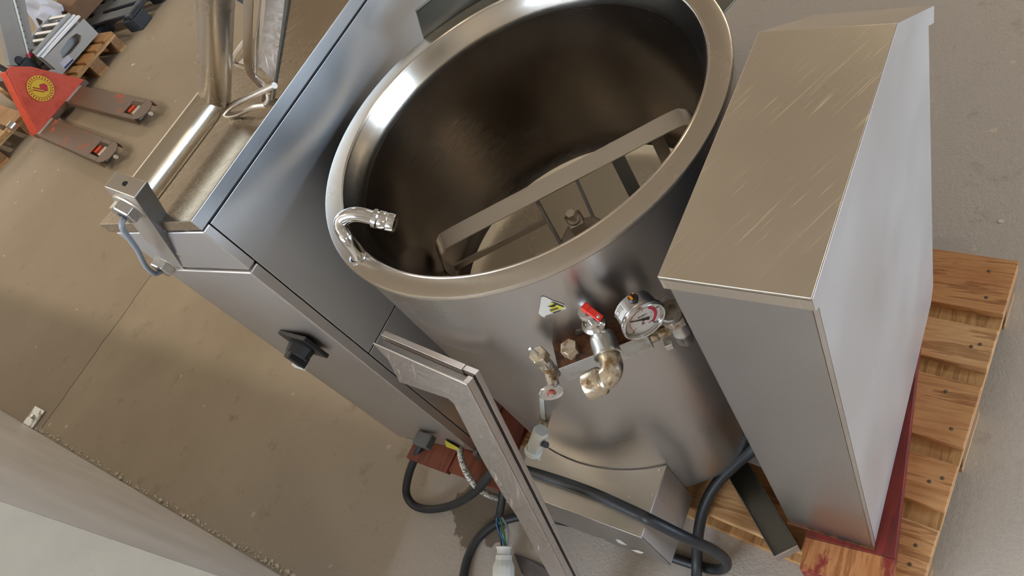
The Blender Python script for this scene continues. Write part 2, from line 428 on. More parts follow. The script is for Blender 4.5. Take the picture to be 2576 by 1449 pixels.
struct(box('floor_outside', 10.2, 22, -8, 12, -0.1, -0.005, plain('yard_paving', (0.62, 0.62, 0.62), 0.9), bevel=0))
for x, y in [(-4.2, -1.6), (-5.2, 6.0), (-0.9, 7.6), (-8.6, 0.4), (3.6, -3.2), (4.5, 3.5)]:
    l = box('ceiling_lamp', x - .78, x + .78, y - .18, y + .18, 4.36, 4.5, WHITE, bevel=.005)
    tag(l, 'white batten lamp under the ceiling', 'lamp', 'ceiling lamps')

# ------------------------------------------------------------------ pallet under the machine
PL = Matrix.Translation((-0.096, 0.333, 0)) @ Matrix.Rotation(math.atan2(0.0755, -0.997), 4, 'Z')
# local: +x runs to the left end (1.2 m), -y runs to the back (0.8 m)
def pallet(name, label, mats, M, group=None, ends=None):
    mt, ms, mb, mr = mats
    p = thing(name, label, 'pallet', M.translation, group)
    yb = [(0, .145), (.18625, .28625), (.3275, .4725), (.51375, .61375), (.655, .80)]
    for a, b in yb:
        box('top_board', 0, 1.2, -b, -a, .122, .144, mt, p, .002, M)
    for a in (0.0, .5275, 1.055):
        box('stringer', a, a + .145, -.8, 0, .100, .122, ms, p, .002, M)
        for c, d in ((0, .10), (.3275, .4725), (.70, .80)):
            box('block', a, a + .145, -d, -c, .022, .100, mb, p, .003, M)
    for a, b in ((0, .10), (.3275, .4725), (.70, .80)):
        box('bottom_board', 0, 1.2, -b, -a, 0, .022, ms, p, .002, M)
    return p
pal = pallet('wooden_pallet', 'pine pallet with worn boards carrying the steel tilting kettle', (PINE, PINEY, CHIP, None), PL)
for k, (u, v) in enumerate([(.05, .06), (.05, .10), (.06, .235), (.04, .25), (.05, .36), (.08, .44), (.06, .56), (.045, .57), (.06, .69), (.07, .76)]):
    c = PL @ Vector((u - .02, -v, .1445))
    lathe('nail_head', [(0, .0006), (.0030, .0006), (.0040, 0), (.0040, -.002), (0, -.002)], c, (0, 0, 1), NAIL, pal, 10)

# red planks
def quad_prism(name, q, z0, z1, mat, parent=None, bevel=.002):
    return prism(name, [(x, y, z0) for x, y in q], (0, 0, z1 - z0), mat, parent, bevel)
rp = thing('red_plank', 'dark red stained plank under the right steel pillar, half bare at its near end', 'plank', (-.22, .7, .144))
q0 = [(-.300, .306), (-.137, .318), (-.205, 1.09), (-.368, 1.078)]
def lerp2(a, b, t): return (a[0] + (b[0] - a[0]) * t, a[1] + (b[1] - a[1]) * t)
e1, e2 = lerp2(q0[0], q0[3], .085), lerp2(q0[1], q0[2], .085)
quad_prism('bare_end', [q0[0], q0[1], e2, e1], .144, .199, REDEND, rp)
quad_prism('painted_length', [e1, e2, q0[2], q0[3]], .144, .199, REDWOOD, rp)
for k, (xa, xb) in enumerate([(-1.375, -1.222), (-1.219, -1.050)]):
    o = box('red_board', xa, xb, .243 + (.006 if k else 0), 1.05, .1445, .166, BROWNRED, None, .002)
    tag(o, ['red-brown board under the left pillar, outermost of the two by its black cable', 'red-brown board under the left pillar, the one beside the kettle'][k], 'board', 'red-brown boards under the left pillar')

# ------------------------------------------------------------------ right pillar
R = thing('support_pillar', 'narrow stainless steel pillar with scratched top at the right of the kettle', 'cabinet', (-.26, .6, .2))
x0, x1 = -.343, -.183
bm = bmesh.new()  # body with cut-back top
g_prism(bm, [(x0, .390, .200), (x0, .390, 1.12), (x0, .785, 1.112), (x0, .985, .955), (x0, .985, .235), (x0, .955, .200)], (x1 - x0, 0, 0))
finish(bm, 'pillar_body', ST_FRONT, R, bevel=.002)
bm = bmesh.new()  # flank panel
g_prism(bm, [(x1, .402, .203), (x1, .402, 1.118), (x1, .785, 1.110), (x1, .982, .955), (x1, .982, .236), (x1, .953, .203)], (.0025, 0, 0))
finish(bm, 'side_panel', ST_SIDE, R, bevel=.0008)
bm = bmesh.new()  # lid: a sheet folded over the top
t = .003
a, b_ = x0 - .003, x1 + .005
g_prism(bm, [(a, .384, 1.137), (a, .786, 1.131), (a, 1.003, .974), (a, 1.003, .968), (a, .785, 1.125), (a, .384, 1.131)], (b_ - a, 0, 0))
g_prism(bm, [(b_ - .002, .384, 1.133), (b_ - .002, .786, 1.128), (b_ - .002, 1.003, .971), (b_ - .002, 1.000, .944), (b_ - .002, .787, 1.098), (b_ - .002, .394, 1.104), (b_ - .002, .384, 1.112)], (.002, 0, 0))
g_prism(bm, [(a, .384, 1.133), (a, .786, 1.128), (a, 1.003, .971), (a, 1.000, .944), (a, .787, 1.098), (a, .384, 1.112)], (.002, 0, 0))
g_box(bm, a, b_, .384, .386, 1.112, 1.134)
finish(bm, 'lid', ST_TOP, R, bevel=.0012)
prism('lid_skirt', [(b_ + .0001, .384, 1.1365), (b_ + .0001, .786, 1.1305), (b_ + .0001, 1.003, .9735), (b_ + .0001, 1.000, .944), (b_ + .0001, .787, 1.098), (b_ + .0001, .394, 1.104), (b_ + .0001, .384, 1.112)], (.0012, 0, 0), ST_SIDE, R, .0005)
prism('corner_strip', [(x1 + .0002, .3905, 1.113), (x1 + .0002, .3905, .203), (x1 + .0002, .3995, .203), (x1 + .0002, .4005, 1.113)], (.0024, 0, 0), ST_BAR, R, .0008)
prism('panel_gap', [(x1 + .0002, .3997, .203), (x1 + .0002, .4018, .203), (x1 + .0002, .4018, 1.113), (x1 + .0002, .4007, 1.113)], (.0006, 0, 0), BLACK, R, 0)
quad_prism('base_seal', [(-.345, .386), (-.180, .386), (-.180, .394), (-.345, .394)], .196, .206, RUST, R, .001)

# ------------------------------------------------------------------ left pillar
L = thing('control_pillar', 'large stainless steel control pillar with hinge tube at the left of the kettle', 'cabinet', (-1.3, .9, .166))
X0, X1 = -1.405, -1.140
XB = -1.370                                  # the back runs slightly narrower
def fy(x): return .335 + (x + 1.15) * .12   # front line, slightly turned
def front_slab(name, xa, xb, d0, d1, z0, z1, mat, bevel=.0025):
    return quad_prism(name, [(xa, fy(xa) + d0), (xb, fy(xb) + d0), (xb, fy(xb) + d1), (xa, fy(xa) + d1)], z0, z1, mat, L, bevel)
quad_prism('pillar_body', [(X0, fy(X0) + .006), (X1 - .004, fy(X1) + .006), (X1 - .004, 2.2), (XB, 2.2), (XB, .60)], .17, 1.186, BLACKST, L, .001)
box('side_panel', X1 - .003, X1, .340, 2.2, .715, 1.183, ST_PANEL, L, .0008)
box('lower_side_panel', X1 - .003, X1, .340, 2.2, .172, .712, ST_PANEL, L, .0008)
front_slab('front_head', X0, X1 - .004, -.016, .0045, 1.068, 1.183, ST_DOOR, .003)
dr = front_slab('door', X0, X1 - .004, -.020, .0045, .20, 1.064, ST_DOOR, .003)
XL = X0 - .004
bm = bmesh.new()
lidq = [(XL, fy(XL) - .020), (X1 + .001, fy(X1) - .016), (X1 + .001, 2.2), (XB, 2.2), (XB, .60)]
g_prism(bm, [(x, y, 1.210) for x, y in lidq], (0, 0, .005))
g_prism(bm, [(lidq[0][0], lidq[0][1], 1.190), (lidq[1][0], lidq[1][1], 1.190), (lidq[1][0], lidq[1][1] + .002, 1.190), (lidq[0][0], lidq[0][1] + .002, 1.190)], (0, 0, .022))
g_prism(bm, [(XL, lidq[0][1], 1.190), (XL + .002, lidq[0][1], 1.190), (XB + .002, .60, 1.190), (XB, .60, 1.190)], (0, 0, .022))
finish(bm, 'lid', steel('scratched_bench_top', (0.58, 0.50, 0.40), 0.26, (5, 5, 5), grain=60, gb=0.015, rv=0.04, smear=0.08, scratch=0.4, srot=(0, 0, -0.9)), L, bevel=.0012)
box('lid_skirt', X1 - .001, X1 + .003, fy(X1) - .016, 2.2, 1.189, 1.2147, ST_PANEL, L, .0010)
for px in (458,):
    c = aty(px, 570, .321)
    lathe('screw', [(0, .0025), (.004, .002), (.006, 0), (0, 0)], c, (0, -1, 0), ZINC, L, 14)
c = aty(462, 607, .33)
lathe('pivot_pin', [(0, .03), (.012, .03), (.013, .028), (.013, 0), (0, 0)], Vector((c.x, .33, c.z)), (0, -1, 0), ST_BAR, L, 24)
# rotary knob on the door
kc = aty(766, 862, .298)
pl = prism('switch_plate', [(kc.x + dx, .2995, kc.z + dz) for dx, dz in ((-.044, -.040), (.044, -.040), (.044, .040), (-.044, .040))], (0, -.010, 0), BLACK, L, .002)
sw = lathe('switch_knob', [(0, .028), (.022, .028), (.026, .025), (.029, .005), (.029, 0), (0, 0)], (kc.x, .290, kc.z), (0, -1, 0), BLACK, L, 8, auto=20)
bm = bmesh.new(); g_box(bm, kc.x - .009, kc.x + .009, .250, .276, kc.z - .031, kc.z + .024)
finish(bm, 'grip', BLACK, sw, bevel=.003)
bm = bmesh.new(); g_box(bm, kc.x - .030, kc.x + .006, .249, .261, kc.z - .036, kc.z - .024)
finish(bm, 'pointer_mark', WHITEP, sw, bevel=.001)
# cable gland + yellow tag + foot
gc = aty(1064, 1116, .272)
box('cable_gland', gc.x - .026, gc.x + .026, .262, .300, gc.z - .012, gc.z + .014, plain('grey_gland', (0.07, 0.075, 0.08), 0.5), L, .004)
tg = aty(1138, 1120, .315)
prism('warning_tag', [aty(1119, 1108, .303), aty(1158, 1131, .303), aty(1150, 1134, .303), aty(1122, 1124, .303)], (0, .002, 0), YELLOW, L, .0004)
front_slab('base_rail', X0, X1, -.012, .006, .168, .197, ST_DARK, .002)
bm = bmesh.new()
c = atz(1200, 1143, .19)
g_lathe(bm, [(0, .012), (.007, .012), (.008, 0), (.013, -.012), (0, -.012)], c, (0, 0, 1), 18)
finish(bm, 'adjusting_foot', plain('dirty_foot', (.10, .09, .08), .6), L, smooth=True, auto=30)

# hinge tube and bracket
fy0, fy1 = .296, .328
f1, f2, f3 = aty(262, 469, fy0), aty(338, 497, fy0), aty(476, 698, fy0)
f4 = f1 + (f3 - f2)
H = thing('hinge_arm', 'round stainless tube bent at a mitre, bolted to a flat bar above the left pillar', 'hinge arm', (-1.25, .45, 1.216))
plt = prism('bracket_plate', [f1, f2, f3, f4], (0, fy1 - fy0, 0), [ST_BAR], H, .0015)
# scraped right flank of the plate
nrm = (f3 - f2).normalized().cross(Vector((0, 1, 0))).normalized()
if nrm.x < 0: nrm = -nrm
prism('scraped_edge', [f2 + nrm * .0003, f3 + nrm * .0003, f3 + nrm * .0003 + Vector((0, fy1 - fy0, 0)), f2 + nrm * .0003 + Vector((0, fy1 - fy0, 0))], nrm * .0012, ST_EDGE, H, .0003)
tx, tz, tr = -1.25, 1.2565, .0275
# tube 1 with mitre, tube 2
D2 = Vector((-ray(538, 1177).x, 0, -ray(538, 1177).z)).normalized()
ym = .559
def mitre_tube(name, p0, p1, cutn, r, mat, parent, cut_at_end=True, seg=48):
    # straight tube p0->p1; the end at p1 is cut by the plane with normal cutn through p1
    d = (p1 - p0).normalized(); B = basis(d); bm = bmesh.new(); A = []; E = []
    for k in range(seg):
        a = 2 * PI * k / seg; off = B @ Vector((math.cos(a) * r, math.sin(a) * r, 0))
        A.append(bm.verts.new(p0 + off))
        tt = -(off.dot(cutn)) / d.dot(cutn)
        E.append(bm.verts.new(p1 + off + d * tt))
    for k in range(seg): bm.faces.new([A[k], A[(k + 1) % seg], E[(k + 1) % seg], E[k]])
    bm.faces.new(A[::-1]); bm.faces.new(E)
    return finish(bm, name, mat, parent, smooth=True, auto=40)
pm = Vector((tx, ym, tz)); cutn = (Vector((0, 1, 0)) - D2).normalized()
mitre_tube('tube_along_lid', Vector((tx, fy1, tz)), pm, cutn, tr, ST_TUBE, H)
mitre_tube('rising_tube', pm + D2 * .75, pm, cutn, tr, ST_TUBE, H)
# weld bead around the mitre
bm = bmesh.new(); pth = []
for k in range(41):
    a = 2 * PI * k / 40; B = basis((0, 1, 0)); off = B @ Vector((math.cos(a) * (tr), math.sin(a) * (tr), 0))
    tt = -(off.dot(cutn)) / Vector((0, 1, 0)).dot(cutn); pth.append(pm + off + Vector((0, tt, 0)))
g_tube(bm, pth, .0013, 6)
finish(bm, 'weld_bead', ST_BAR, H, smooth=True)
for i, (px, py) in enumerate([(316, 533), (408, 672)]):
    c = aty(px, py, fy0 - .012); c = Vector((c.x, fy0, c.z))
    lathe('washer', [(0, .004), (.027, .004), (.029, .002), (.029, 0), (0, 0)], c, (0, -1, 0), ST_BAR, H, 36)
    hb = hexnut('hex_bolt', c + Vector((0, -.004, 0)), (0, -1, 0), .0235, .017, ZINC, H, rot=.2 + i * .3)
    lathe('bolt_socket', [(0, .0005), (.007, .0005), (.008, 0)], c + Vector((0, -.0212, 0)), (0, -1, 0), BLACK, hb, 16)
lathe('set_screw_hole', [(0, .0006), (.0045, .0006), (.005, 0)], (f1 + f2) / 2 + Vector((0, .016, 0)) + (f2 - f3).normalized() * .0004, (f2 - f3), BLACK, H, 14)
lathe('set_screw_hole', [(0, .0008), (.0035, .0008), (.004, 0)], f2 + (f3 - f2) * .62 + Vector((0, .017, 0)) + nrm * .0016, nrm, ZINC, H, 14)
bc1 = aty(310, 548, fy0 - .022); bc2 = aty(404, 684, fy0 - .022)
gw = tube('thin_cable', [bc1 + Vector((0, .004, 0)), bc1 + Vector((0, -.012, -.006)), aty(318, 590, fy0 - .034), aty(345, 628, fy0 - .036), aty(366, 668, fy0 - .034), aty(388, 688, fy0 - .032), bc2], .0048, GREYCAB, H, 8, 10)

# kettle lid channel with handle rods, seen above the pillar lid
K = thing('lid_channel', 'folded stainless channel with a bent rod handle rising beside the hinge tube', 'channel', (-1.17, .62, 1.216))
def P(px, py, y): return aty(px, py, y)
yk = .60
# light web and dark flank
prism('channel_web', [P(672, -40, .620), P(722, -40, .620), P(691, 208, .600), P(653, 168, .600)], (0, .004, 0), ST_FRAME, K, .0006)
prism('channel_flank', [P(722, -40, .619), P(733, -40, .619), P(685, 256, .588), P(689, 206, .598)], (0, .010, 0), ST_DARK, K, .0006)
prism('channel_inner_flank', [P(655, -40, .635), P(672, -40, .620), P(655, 170, .600), P(646, 168, .612)], (0, .003, 0), ST_FRAME, K, .0005)
st = [P(627, -40, .640), P(623, 60, .632), P(624, 150, .620), P(634, 186, .612), P(658, 214, .600), P(671, 228, .594), P(668, 258, .590)]
bm = bmesh.new(); sp = smooth_path(st, 8)
def ribbon(bm, path, wdir, wdt, ndir, th):
    A = []
    for p in path:
        A.append([bm.verts.new(p + wdir * (wdt * s) + ndir * (th * q)) for s, q in ((-.5, -.5), (.5, -.5), (.5, .5), (-.5, .5))])
    for a, b in zip(A, A[1:]):
        for k in range(4): bm.faces.new([a[k], a[(k + 1) % 4], b[(k + 1) % 4], b[k]])
    bm.faces.new(A[0][::-1]); bm.faces.new(A[-1])
ribbon(bm, sp, (P(650, 100, .62) - P(625, 100, .62)).normalized(), .024, Vector((0, 1, 0)), .004)
finish(bm, 'bent_strap', ST_RIM, K, bevel=.0008)
tube('strap_edge_glint', [P(661, -30, .630), P(652, 40, .625), P(644, 100, .618), P(643, 165, .608), P(645, 192, .602), P(656, 206, .596), P(667, 218, .592)], .0022, CHROME, K, 8, 8)  # thin chrome rod added as the gleam along the strap's edge
rod = [P(691, 215, .575), P(640, 238, .567), P(590, 262, .559), P(572, 276, .553), P(566, 286, .549), P(574, 290, .549), P(600, 285, .553), P(640, 268, .560), P(668, 263, .566)]
tube('rod_handle', rod, .0056, ST_BAR, K, 8, 12)
hk = [P(668, 262, .566), P(675, 250, .570), P(674, 236, .574)]
tube('hook_end', hk, .0042, ST_BAR, K, 6, 10)
# black plastic piece and rear rod
K2 = prism('black_end_cap', [P(590, -30, .66), P(625, -30, .66), P(625, 31, .65), P(614, 31, .65), P(612, 12, .65), P(592, 0, .66)], (0, .010, 0), BLACK, K, .001)
rr = [P(622, 95, .70), P(600, 124, .70), P(588, 145, .70), P(588, 158, .70), P(600, 162, .70), P(622, 146, .70)]
tube('rear_rod_handle', rr, .0045, ST_BAR, K, 8, 12)

# ------------------------------------------------------------------ kettle
CX, CY = -.744, .690
KC = Vector((CX, CY, 0))
V = thing('tilting_kettle', 'large round stainless steel jacketed kettle with open top between the two pillars', 'kettle', (CX, CY, .235))
lathe('outer_shell', [(0, .238), (.352, .235), (.358, .240), (.359, .40), (.360, 1.074), (.357, 1.077)], KC, (0, 0, 1), ST_BODY, V, 160)
lathe('rim', [(.3595, 1.0735), (.3645, 1.0745), (.3664, 1.0775), (.3664, 1.0820), (.3650, 1.0848), (.3625, 1.0857), (.3335, 1.0855), (.3322, 1.0868), (.3302, 1.0868), (.3288, 1.0852), (.3282, 1.083)], KC, (0, 0, 1), ST_RIM, V, 220, auto=30)
lathe('inner_chamfer', [(.3282, 1.083), (.3272, 1.079), (.3215, 1.063), (.3160, 1.047), (.3140, 1.040), (.3136, 1.034)], KC, (0, 0, 1), ST_CHAMFER, V, 220, auto=60)
wallp = [(.3136, 1.034), (.3136, 1.020), (.3140, .90), (.3140, .71), (.3125, .695), (.3080, .679), (.3000, .665)]
floorp = [(.3000, .665), (.2900, .6565), (.2780, .651), (.262, .648), (.20, .641), (.12, .634), (.05, .630), (0, .629)]
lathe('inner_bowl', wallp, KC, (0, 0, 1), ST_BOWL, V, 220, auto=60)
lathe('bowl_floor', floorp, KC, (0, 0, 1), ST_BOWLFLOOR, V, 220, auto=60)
# side trunnions between the kettle and its pillars
for sx, xa, xb in ((1, CX + .350, x0 + .002), (-1, CX - .350, X1 - .002)):
    lathe('trunnion', [(.05, 0), (.05, abs(xb - xa)), (0, abs(xb - xa))], (xa, .69, .80), (sx, 0, 0), ST_DARK, V, 32)
# pouring guard at the back
gz = 1.079
bm = bmesh.new()
g_prism(bm, [(-1.052, .874, gz), (-.985, .992, gz), (-.86, 1.20, gz), (-.40, 1.20, gz), (-.416, .955, gz), (-.440, .888, gz), (-.50, .955, gz), (-.60, 1.02, gz), (-.744, 1.050, gz), (-.88, 1.024, gz), (-.98, .964, gz)], (0, 0, .003))
finish(bm, 'rear_shelf', ST_DARK, V, bevel=.0006)
b1 = Vector((-1.058, .886, gz)); b2 = Vector((-.86, 1.165, gz))
t1 = aty(1045, 28, .905); t2 = t1 + (b2 - b1) * 1.0
bm = bmesh.new()
g_prism(bm, [b1, b2, t2, t1], (.0025, -.0015, 0))
g_prism(bm, [t1, t2, t2 + Vector((.012, -.006, .002)), t1 + Vector((.012, -.006, .002))], (0, 0, .003))
finish(bm, 'rear_upstand', ST_DARK, V, bevel=.0006)
g1, g2, g3 = Vector((-1.060, .884, gz)), Vector((-1.052, .872, gz)), Vector((-.985, .962, gz))
# water tap
tp = [atz(903, 650, 1.083), atz(895, 630, 1.099), atz(872, 598, 1.125), atz(858, 572, 1.135), atz(862, 552, 1.142), atz(886, 540, 1.146), atz(912, 541, 1.140), atz(938, 548, 1.130)]
tap = tube('swivel_spout', tp, .0118, CHROME, V, 10, 24)
d = (tp[-1] - tp[-2]).normalized()
lathe('spout_collar', [(.0115, -.002), (.0150, 0), (.0160, .006), (.0145, .0085)], tp[-1], d, CHROME, tap, 24)
lathe('aerator', [(.0140, .008), (.0152, .010), (.0152, .0215), (.0147, .0225), (.0152, .0235), (.0152, .034), (.0120, .0375), (0, .0375)], tp[-1], d, CHROME, tap, 28)
lathe('spout_flange', [(.0115, .004), (.0150, .003), (.0165, 0)], Vector((tp[0].x, tp[0].y, 1.085)), (0, 0, 1), CHROME, tap, 28)

# fittings: local frame on the shell (n outward, t along the bar, z up)
th = math.radians(-54)
N = Vector((math.cos(th), math.sin(th), 0)); T = Vector((-math.sin(th), math.cos(th), 0)); Zv = Vector((0, 0, 1))
def lp(off, u, z): return KC + N * (.362 + off) + T * u + Zv * z
def obox(bm, o0, o1, u0, u1, z0, z1, mi=0):
    B = Matrix((N, T, Zv)).transposed().to_4x4(); B.translation = KC + N * .362
    g_box(bm, o0, o1, u0, u1, z0, z1, B, mi)
bm = bmesh.new(); obox(bm, -.012, .043, -.058, .082, .880, .921)
bar = finish(bm, 'manifold_bar', GALV, V, bevel=.001)
bm = bmesh.new(); obox(bm, -.010, .0425, -.0575, .0815, .921, .9222)
finish(bm, 'rusty_top', RUST, bar, bevel=0)
hexnut('plug_bolt', lp(.024, -.030, .922), Zv, .0145, .018, BRASSY, V, rot=.4)
# left cock with handwheel
cock = lathe('bleed_cock', [(0, .885), (.0095, .885), (.0110, .90), (.0110, .925), (.010, .93), (.010, .945), (0, .945)], lp(.026, -.075, 0), Zv, NICKEL, V, 24)
hexnut('cock_nut', lp(.026, -.075, .938), Zv, .0148, .015, BRASSY, cock, rot=.1)
lathe('cock_pin', [(0, .018), (.0025, .018), (.003, .016), (.003, 0), (0, 0)], lp(.026, -.075, .952), Zv + T * -.25 + N * -.1, ZINC, cock, 14)
lathe('cock_stem', [(0, 0), (.0095, 0), (.0095, .030), (.008, .040), (0, .040)], lp(.022, -.075, .905), N, NICKEL, cock, 24)
hw = lathe('handwheel', [(0, .0), (.008, .0), (.018, .004), (.0195, .006), (.0195, .008), (.018, .0092), (.0145, .0078), (.0125, .0086), (.010, .0078), (.007, .0086), (0, .0086)], lp(.060, -.080, .906), N, CHROME, cock, 44)
hexnut('wheel_nut', lp(.0690, -.080, .906), N, .0045, .005, ZINC, hw)
rd = lathe('wheel_centre', [(.0072, .0088), (.0068, .0098), (0, .0098)], lp(.060, -.080, .906), N, plain('faded_red', (.45, .08, .05), .5), hw, 20)
# safety valve
sv = lathe('safety_valve', [(0, .922), (.011, .922), (.0125, .930), (.0155, .938), (.0165, .950), (.0175, .958), (.0185, .964), (.0182, .969), (.0150, .973), (.0128, .976), (.0115, .984), (.0115, .992), (.0125, .994), (.0125, 1.000), (.0105, 1.004), (0, 1.004)], lp(.024, .022, 0), Zv, CHROME, V, 40)
lathe('outlet_body', [(0, 0), (.0175, 0), (.0195, .010), (.0195, .030), (.0205, .0315), (.0205, .0365), (.0175, .037), (.0165, .035), (0, .035)], lp(.030, .024, .944), N + Vector((0, 0, -.10)), ZINC, sv, 40)
# red lever
lv0 = lp(.026, .020, 1.024)
B = basis(Zv)
levA, levB = Vector(lp(.028, .0270, 1.017)), Vector(lp(.046, .0400, 1.005))
dd = (levB - levA).normalized(); side = dd.cross(Zv).normalized(); up = side.cross(dd).normalized()
def orient(org, x, y, z):
    m = Matrix((x, y, z)).transposed().to_4x4(); m.translation = org; return m
bm = bmesh.new()
g_box(bm, -.003, .028, -.0052, .0052, -.0025, .0025, orient(levA, dd, side, up))
g_box(bm, -.004, .006, -.0056, .0056, -.008, .0038, orient(levA, dd, side, up))
g_box(bm, .002, .008, -.0032, .0032, -.016, -.001, orient(levA, dd, side, up))
lever = finish(bm, 'red_lever', RED, sv, bevel=.0012)
lathe('lever_screw', [(0, .0030), (.0020, .0030), (.0026, .0024)], levA + dd * .0225, up, ZINC, sv, 14)
# elbow
e0 = lp(.062, .024, .939); ee = lp(.092, -.022, .926)
bm = bmesh.new()
ep = [e0, lp(.074, .025, .937), lp(.083, .0235, .935), lp(.090, .018, .933), lp(.093, .010, .931), lp(.093, -.002, .929)]
g_tube(bm, smooth_path(ep, 6), .0162, 32)
elb = finish(bm, 'brass_elbow', BRASSY, V, smooth=True, auto=60)
so = lp(.093, .005, .930)
ed = (ee - so).normalized()
lathe('elbow_socket', [(.0155, -.004), (.0200, 0), (.0210, .002), (.0210, .024), (.0200, .026), (.0175, .026), (.0160, .018), (0, .016)], so, ed, BRASSY, elb, 44)
# raised letters wrapped onto the socket
def wrap_text(name, s, size, org, axis, r, ang, parent, mat, adv):
    Bm = basis(axis, Zv)
    c = bpy.data.curves.new(name, 'FONT'); c.body = s; c.size = size; c.extrude = .0006; c.align_x = 'CENTER'; c.align_y = 'CENTER'
    tmp = bpy.data.objects.new('tmp_text', c); COL.objects.link(tmp)
    me = bpy.data.meshes.new_from_object(tmp.evaluated_get(bpy.context.evaluated_depsgraph_get()))
    bpy.data.objects.remove(tmp)
    for v in me.vertices:
        a = ang - v.co.x / r * 1.0; rr_ = r + v.co.z
        v.co = Vector(org) + Bm @ Vector((math.cos(a) * rr_, math.sin(a) * rr_, adv - v.co.y))
    me.materials.clear(); me.materials.append(mat); me.name = name
    o = bpy.data.objects.new(name, me); COL.objects.link(o); o.parent = parent; o.matrix_parent_inverse = world_of(parent).inverted()
    return o
# gauge
go = lp(.022, .082, .968)
gn = (N + T * .33).normalized()
gau = lathe('pressure_gauge', [(0, 0), (.036, 0), (.040, .003), (.0405, .030), (.0435, .032), (.0450, .036), (.0445, .041), (.0410, .0435), (.0385, .0425), (.0375, .038), (.0370, .034), (0, .034)], go, gn, CHROME, V, 64)
lathe('dial', [(0, .0348), (.0368, .0348), (.0368, .0342), (0, .0342)], go, gn, DIALW, gau, 48)
# dial frame: x right, y up in the dial
gy = (T * .30 + Zv).normalized(); gy = (gy - gn * gy.dot(gn)).normalized(); gx = gy.cross(gn).normalized()
def dialM(x, y, zz=.0350, rot=0):
    m = orient(go + gn * zz + gx * x + gy * y, gx, gy, gn); return m @ Matrix.Rotation(rot, 4, 'Z')
bm = bmesh.new()
def arc(bm, r0, r1, a0, a1, n, mi, z=.0351):
    A = []
    for i in range(n + 1):
        a = math.radians(a0 + (a1 - a0) * i / n)
        A.append([bm.verts.new(dialM(0, 0, z) @ Vector((math.cos(a) * r, math.sin(a) * r, 0))) for r in (r0, r1)])
    for p, q in zip(A, A[1:]):
        bm.faces.new([p[0], p[1], q[1], q[0]]).material_index = mi
arc(bm, .0262, .0270, -45, 225, 60, 1)
arc(bm, .0232, .0262, -45, 60, 24, 1, .03515)
arc(bm, .0276, .0296, -45, 60, 24, 1, .03515)
for i in range(41):
    a = 225 - 270 * i / 40; L_ = .0035 if i % 10 == 0 else (.0022 if i % 5 == 0 else .0013)
    ca, sa = math.cos(math.radians(a)), math.sin(math.radians(a))
    w_ = .00035 if i % 10 else .0006
    vs = [dialM(0, 0, .0353) @ Vector((ca * r - sa * s, sa * r + ca * s, 0)) for r, s in ((.0270, -w_), (.0270 + L_, -w_), (.0270 + L_, w_), (.0270, w_))]
    bm.faces.new([bm.verts.new(v) for v in vs]).material_index = 0
    if i % 5 == 0:
        vs = [dialM(0, 0, .0353) @ Vector((ca * r - sa * s, sa * r + ca * s, 0)) for r, s in ((.0262 - L_, -w_), (.0262, -w_), (.0262, w_), (.0262 - L_, w_))]
        bm.faces.new([bm.verts.new(v) for v in vs]).material_index = 1
finish(bm, 'dial_scale', [INK, REDINK], gau)
for s, a, rr_, sz, mt in (('-100', 225, .0330, .0042, INK), ('0', 157.5, .0330, .0045, INK), ('100', 90, .0325, .0042, INK), ('200', 22.5, .0330, .0042, INK), ('300', -45, .0330, .0042, INK), ('-1', 225, .0215, .0040, REDINK), ('0', 157.5, .0215, .0040, REDINK), ('1', 90, .0215, .0040, REDINK), ('2', 22.5, .0195, .0040, REDINK), ('3', -45, .0205, .0040, REDINK)):
    text('dial_figure', s, sz, dialM(rr_ * math.cos(math.radians(a)), rr_ * math.sin(math.radians(a)), .0353), mt, gau)
text('dial_lettering', 'EN 837-1', .0050, dialM(0, .0095, .0353), INK, gau)
text('dial_lettering', 'kPa', .0048, dialM(0, -.0125, .0353), INK, gau)
text('dial_lettering', 'bar', .0044, dialM(0, -.0080, .0353), REDINK, gau)
text('dial_lettering', 'CL 1.6', .0034, dialM(.015, -.0165, .0353), INK, gau)
# needle
na = math.radians(160)
nx = gx * math.cos(na) + gy * math.sin(na); ny = gn.cross(nx)
bm = bmesh.new()
c0 = go + gn * .0362
g_prism(bm, [c0 + nx * -.013 + ny * .0035, c0 + nx * -.004 + ny * .0018, c0 + nx * .027 + ny * .0004, c0 + nx * .027 - ny * .0004, c0 + nx * -.004 - ny * .0018, c0 + nx * -.013 - ny * .0035], gn * .0006)
nd = finish(bm, 'needle', INK, gau)
lathe('needle_hub', [(0, .0018), (.0026, .0015), (.0030, 0)], c0, gn, INK, gau, 16)
lathe('gauge_stem', [(.011, 0), (.011, .020), (0, .020)], lp(.030, .084, .920), Zv, NICKEL, gau, 20)
# gauge: filler cap and paper label on the case
def onring(ang, depth, r=.0408):
    a = math.radians(ang); return go + gn * depth + (gx * math.cos(a) + gy * math.sin(a)) * r
def ringdir(ang):
    a = math.radians(ang); return gx * math.cos(a) + gy * math.sin(a)
cap_a = 97
lathe('filler_cap', [(0, .006), (.008, .006), (.0095, .004), (.0095, 0), (0, 0)], onring(cap_a, .016, .0400), ringdir(cap_a), BLACK, gau, 24)
bm = bmesh.new(); m_ = orient(onring(cap_a, .016, .0463), gn.cross(ringdir(cap_a)), gn, ringdir(cap_a))
g_box(bm, .0015, .0060, -.005, .005, 0, .0008, m_)
g_box(bm, -.0055, -.0030, -.0075, -.0045, -.0012, .0006, m_)
finish(bm, 'orange_mark', ORANGE, gau)
bm = bmesh.new(); A = []
for i in range(9):
    a = 128 + 34 * i / 8
    A.append([bm.verts.new(onring(a, dz, .0409)) for dz in (.004, .029)])
for p, q in zip(A, A[1:]): bm.faces.new([p[0], p[1], q[1], q[0]])
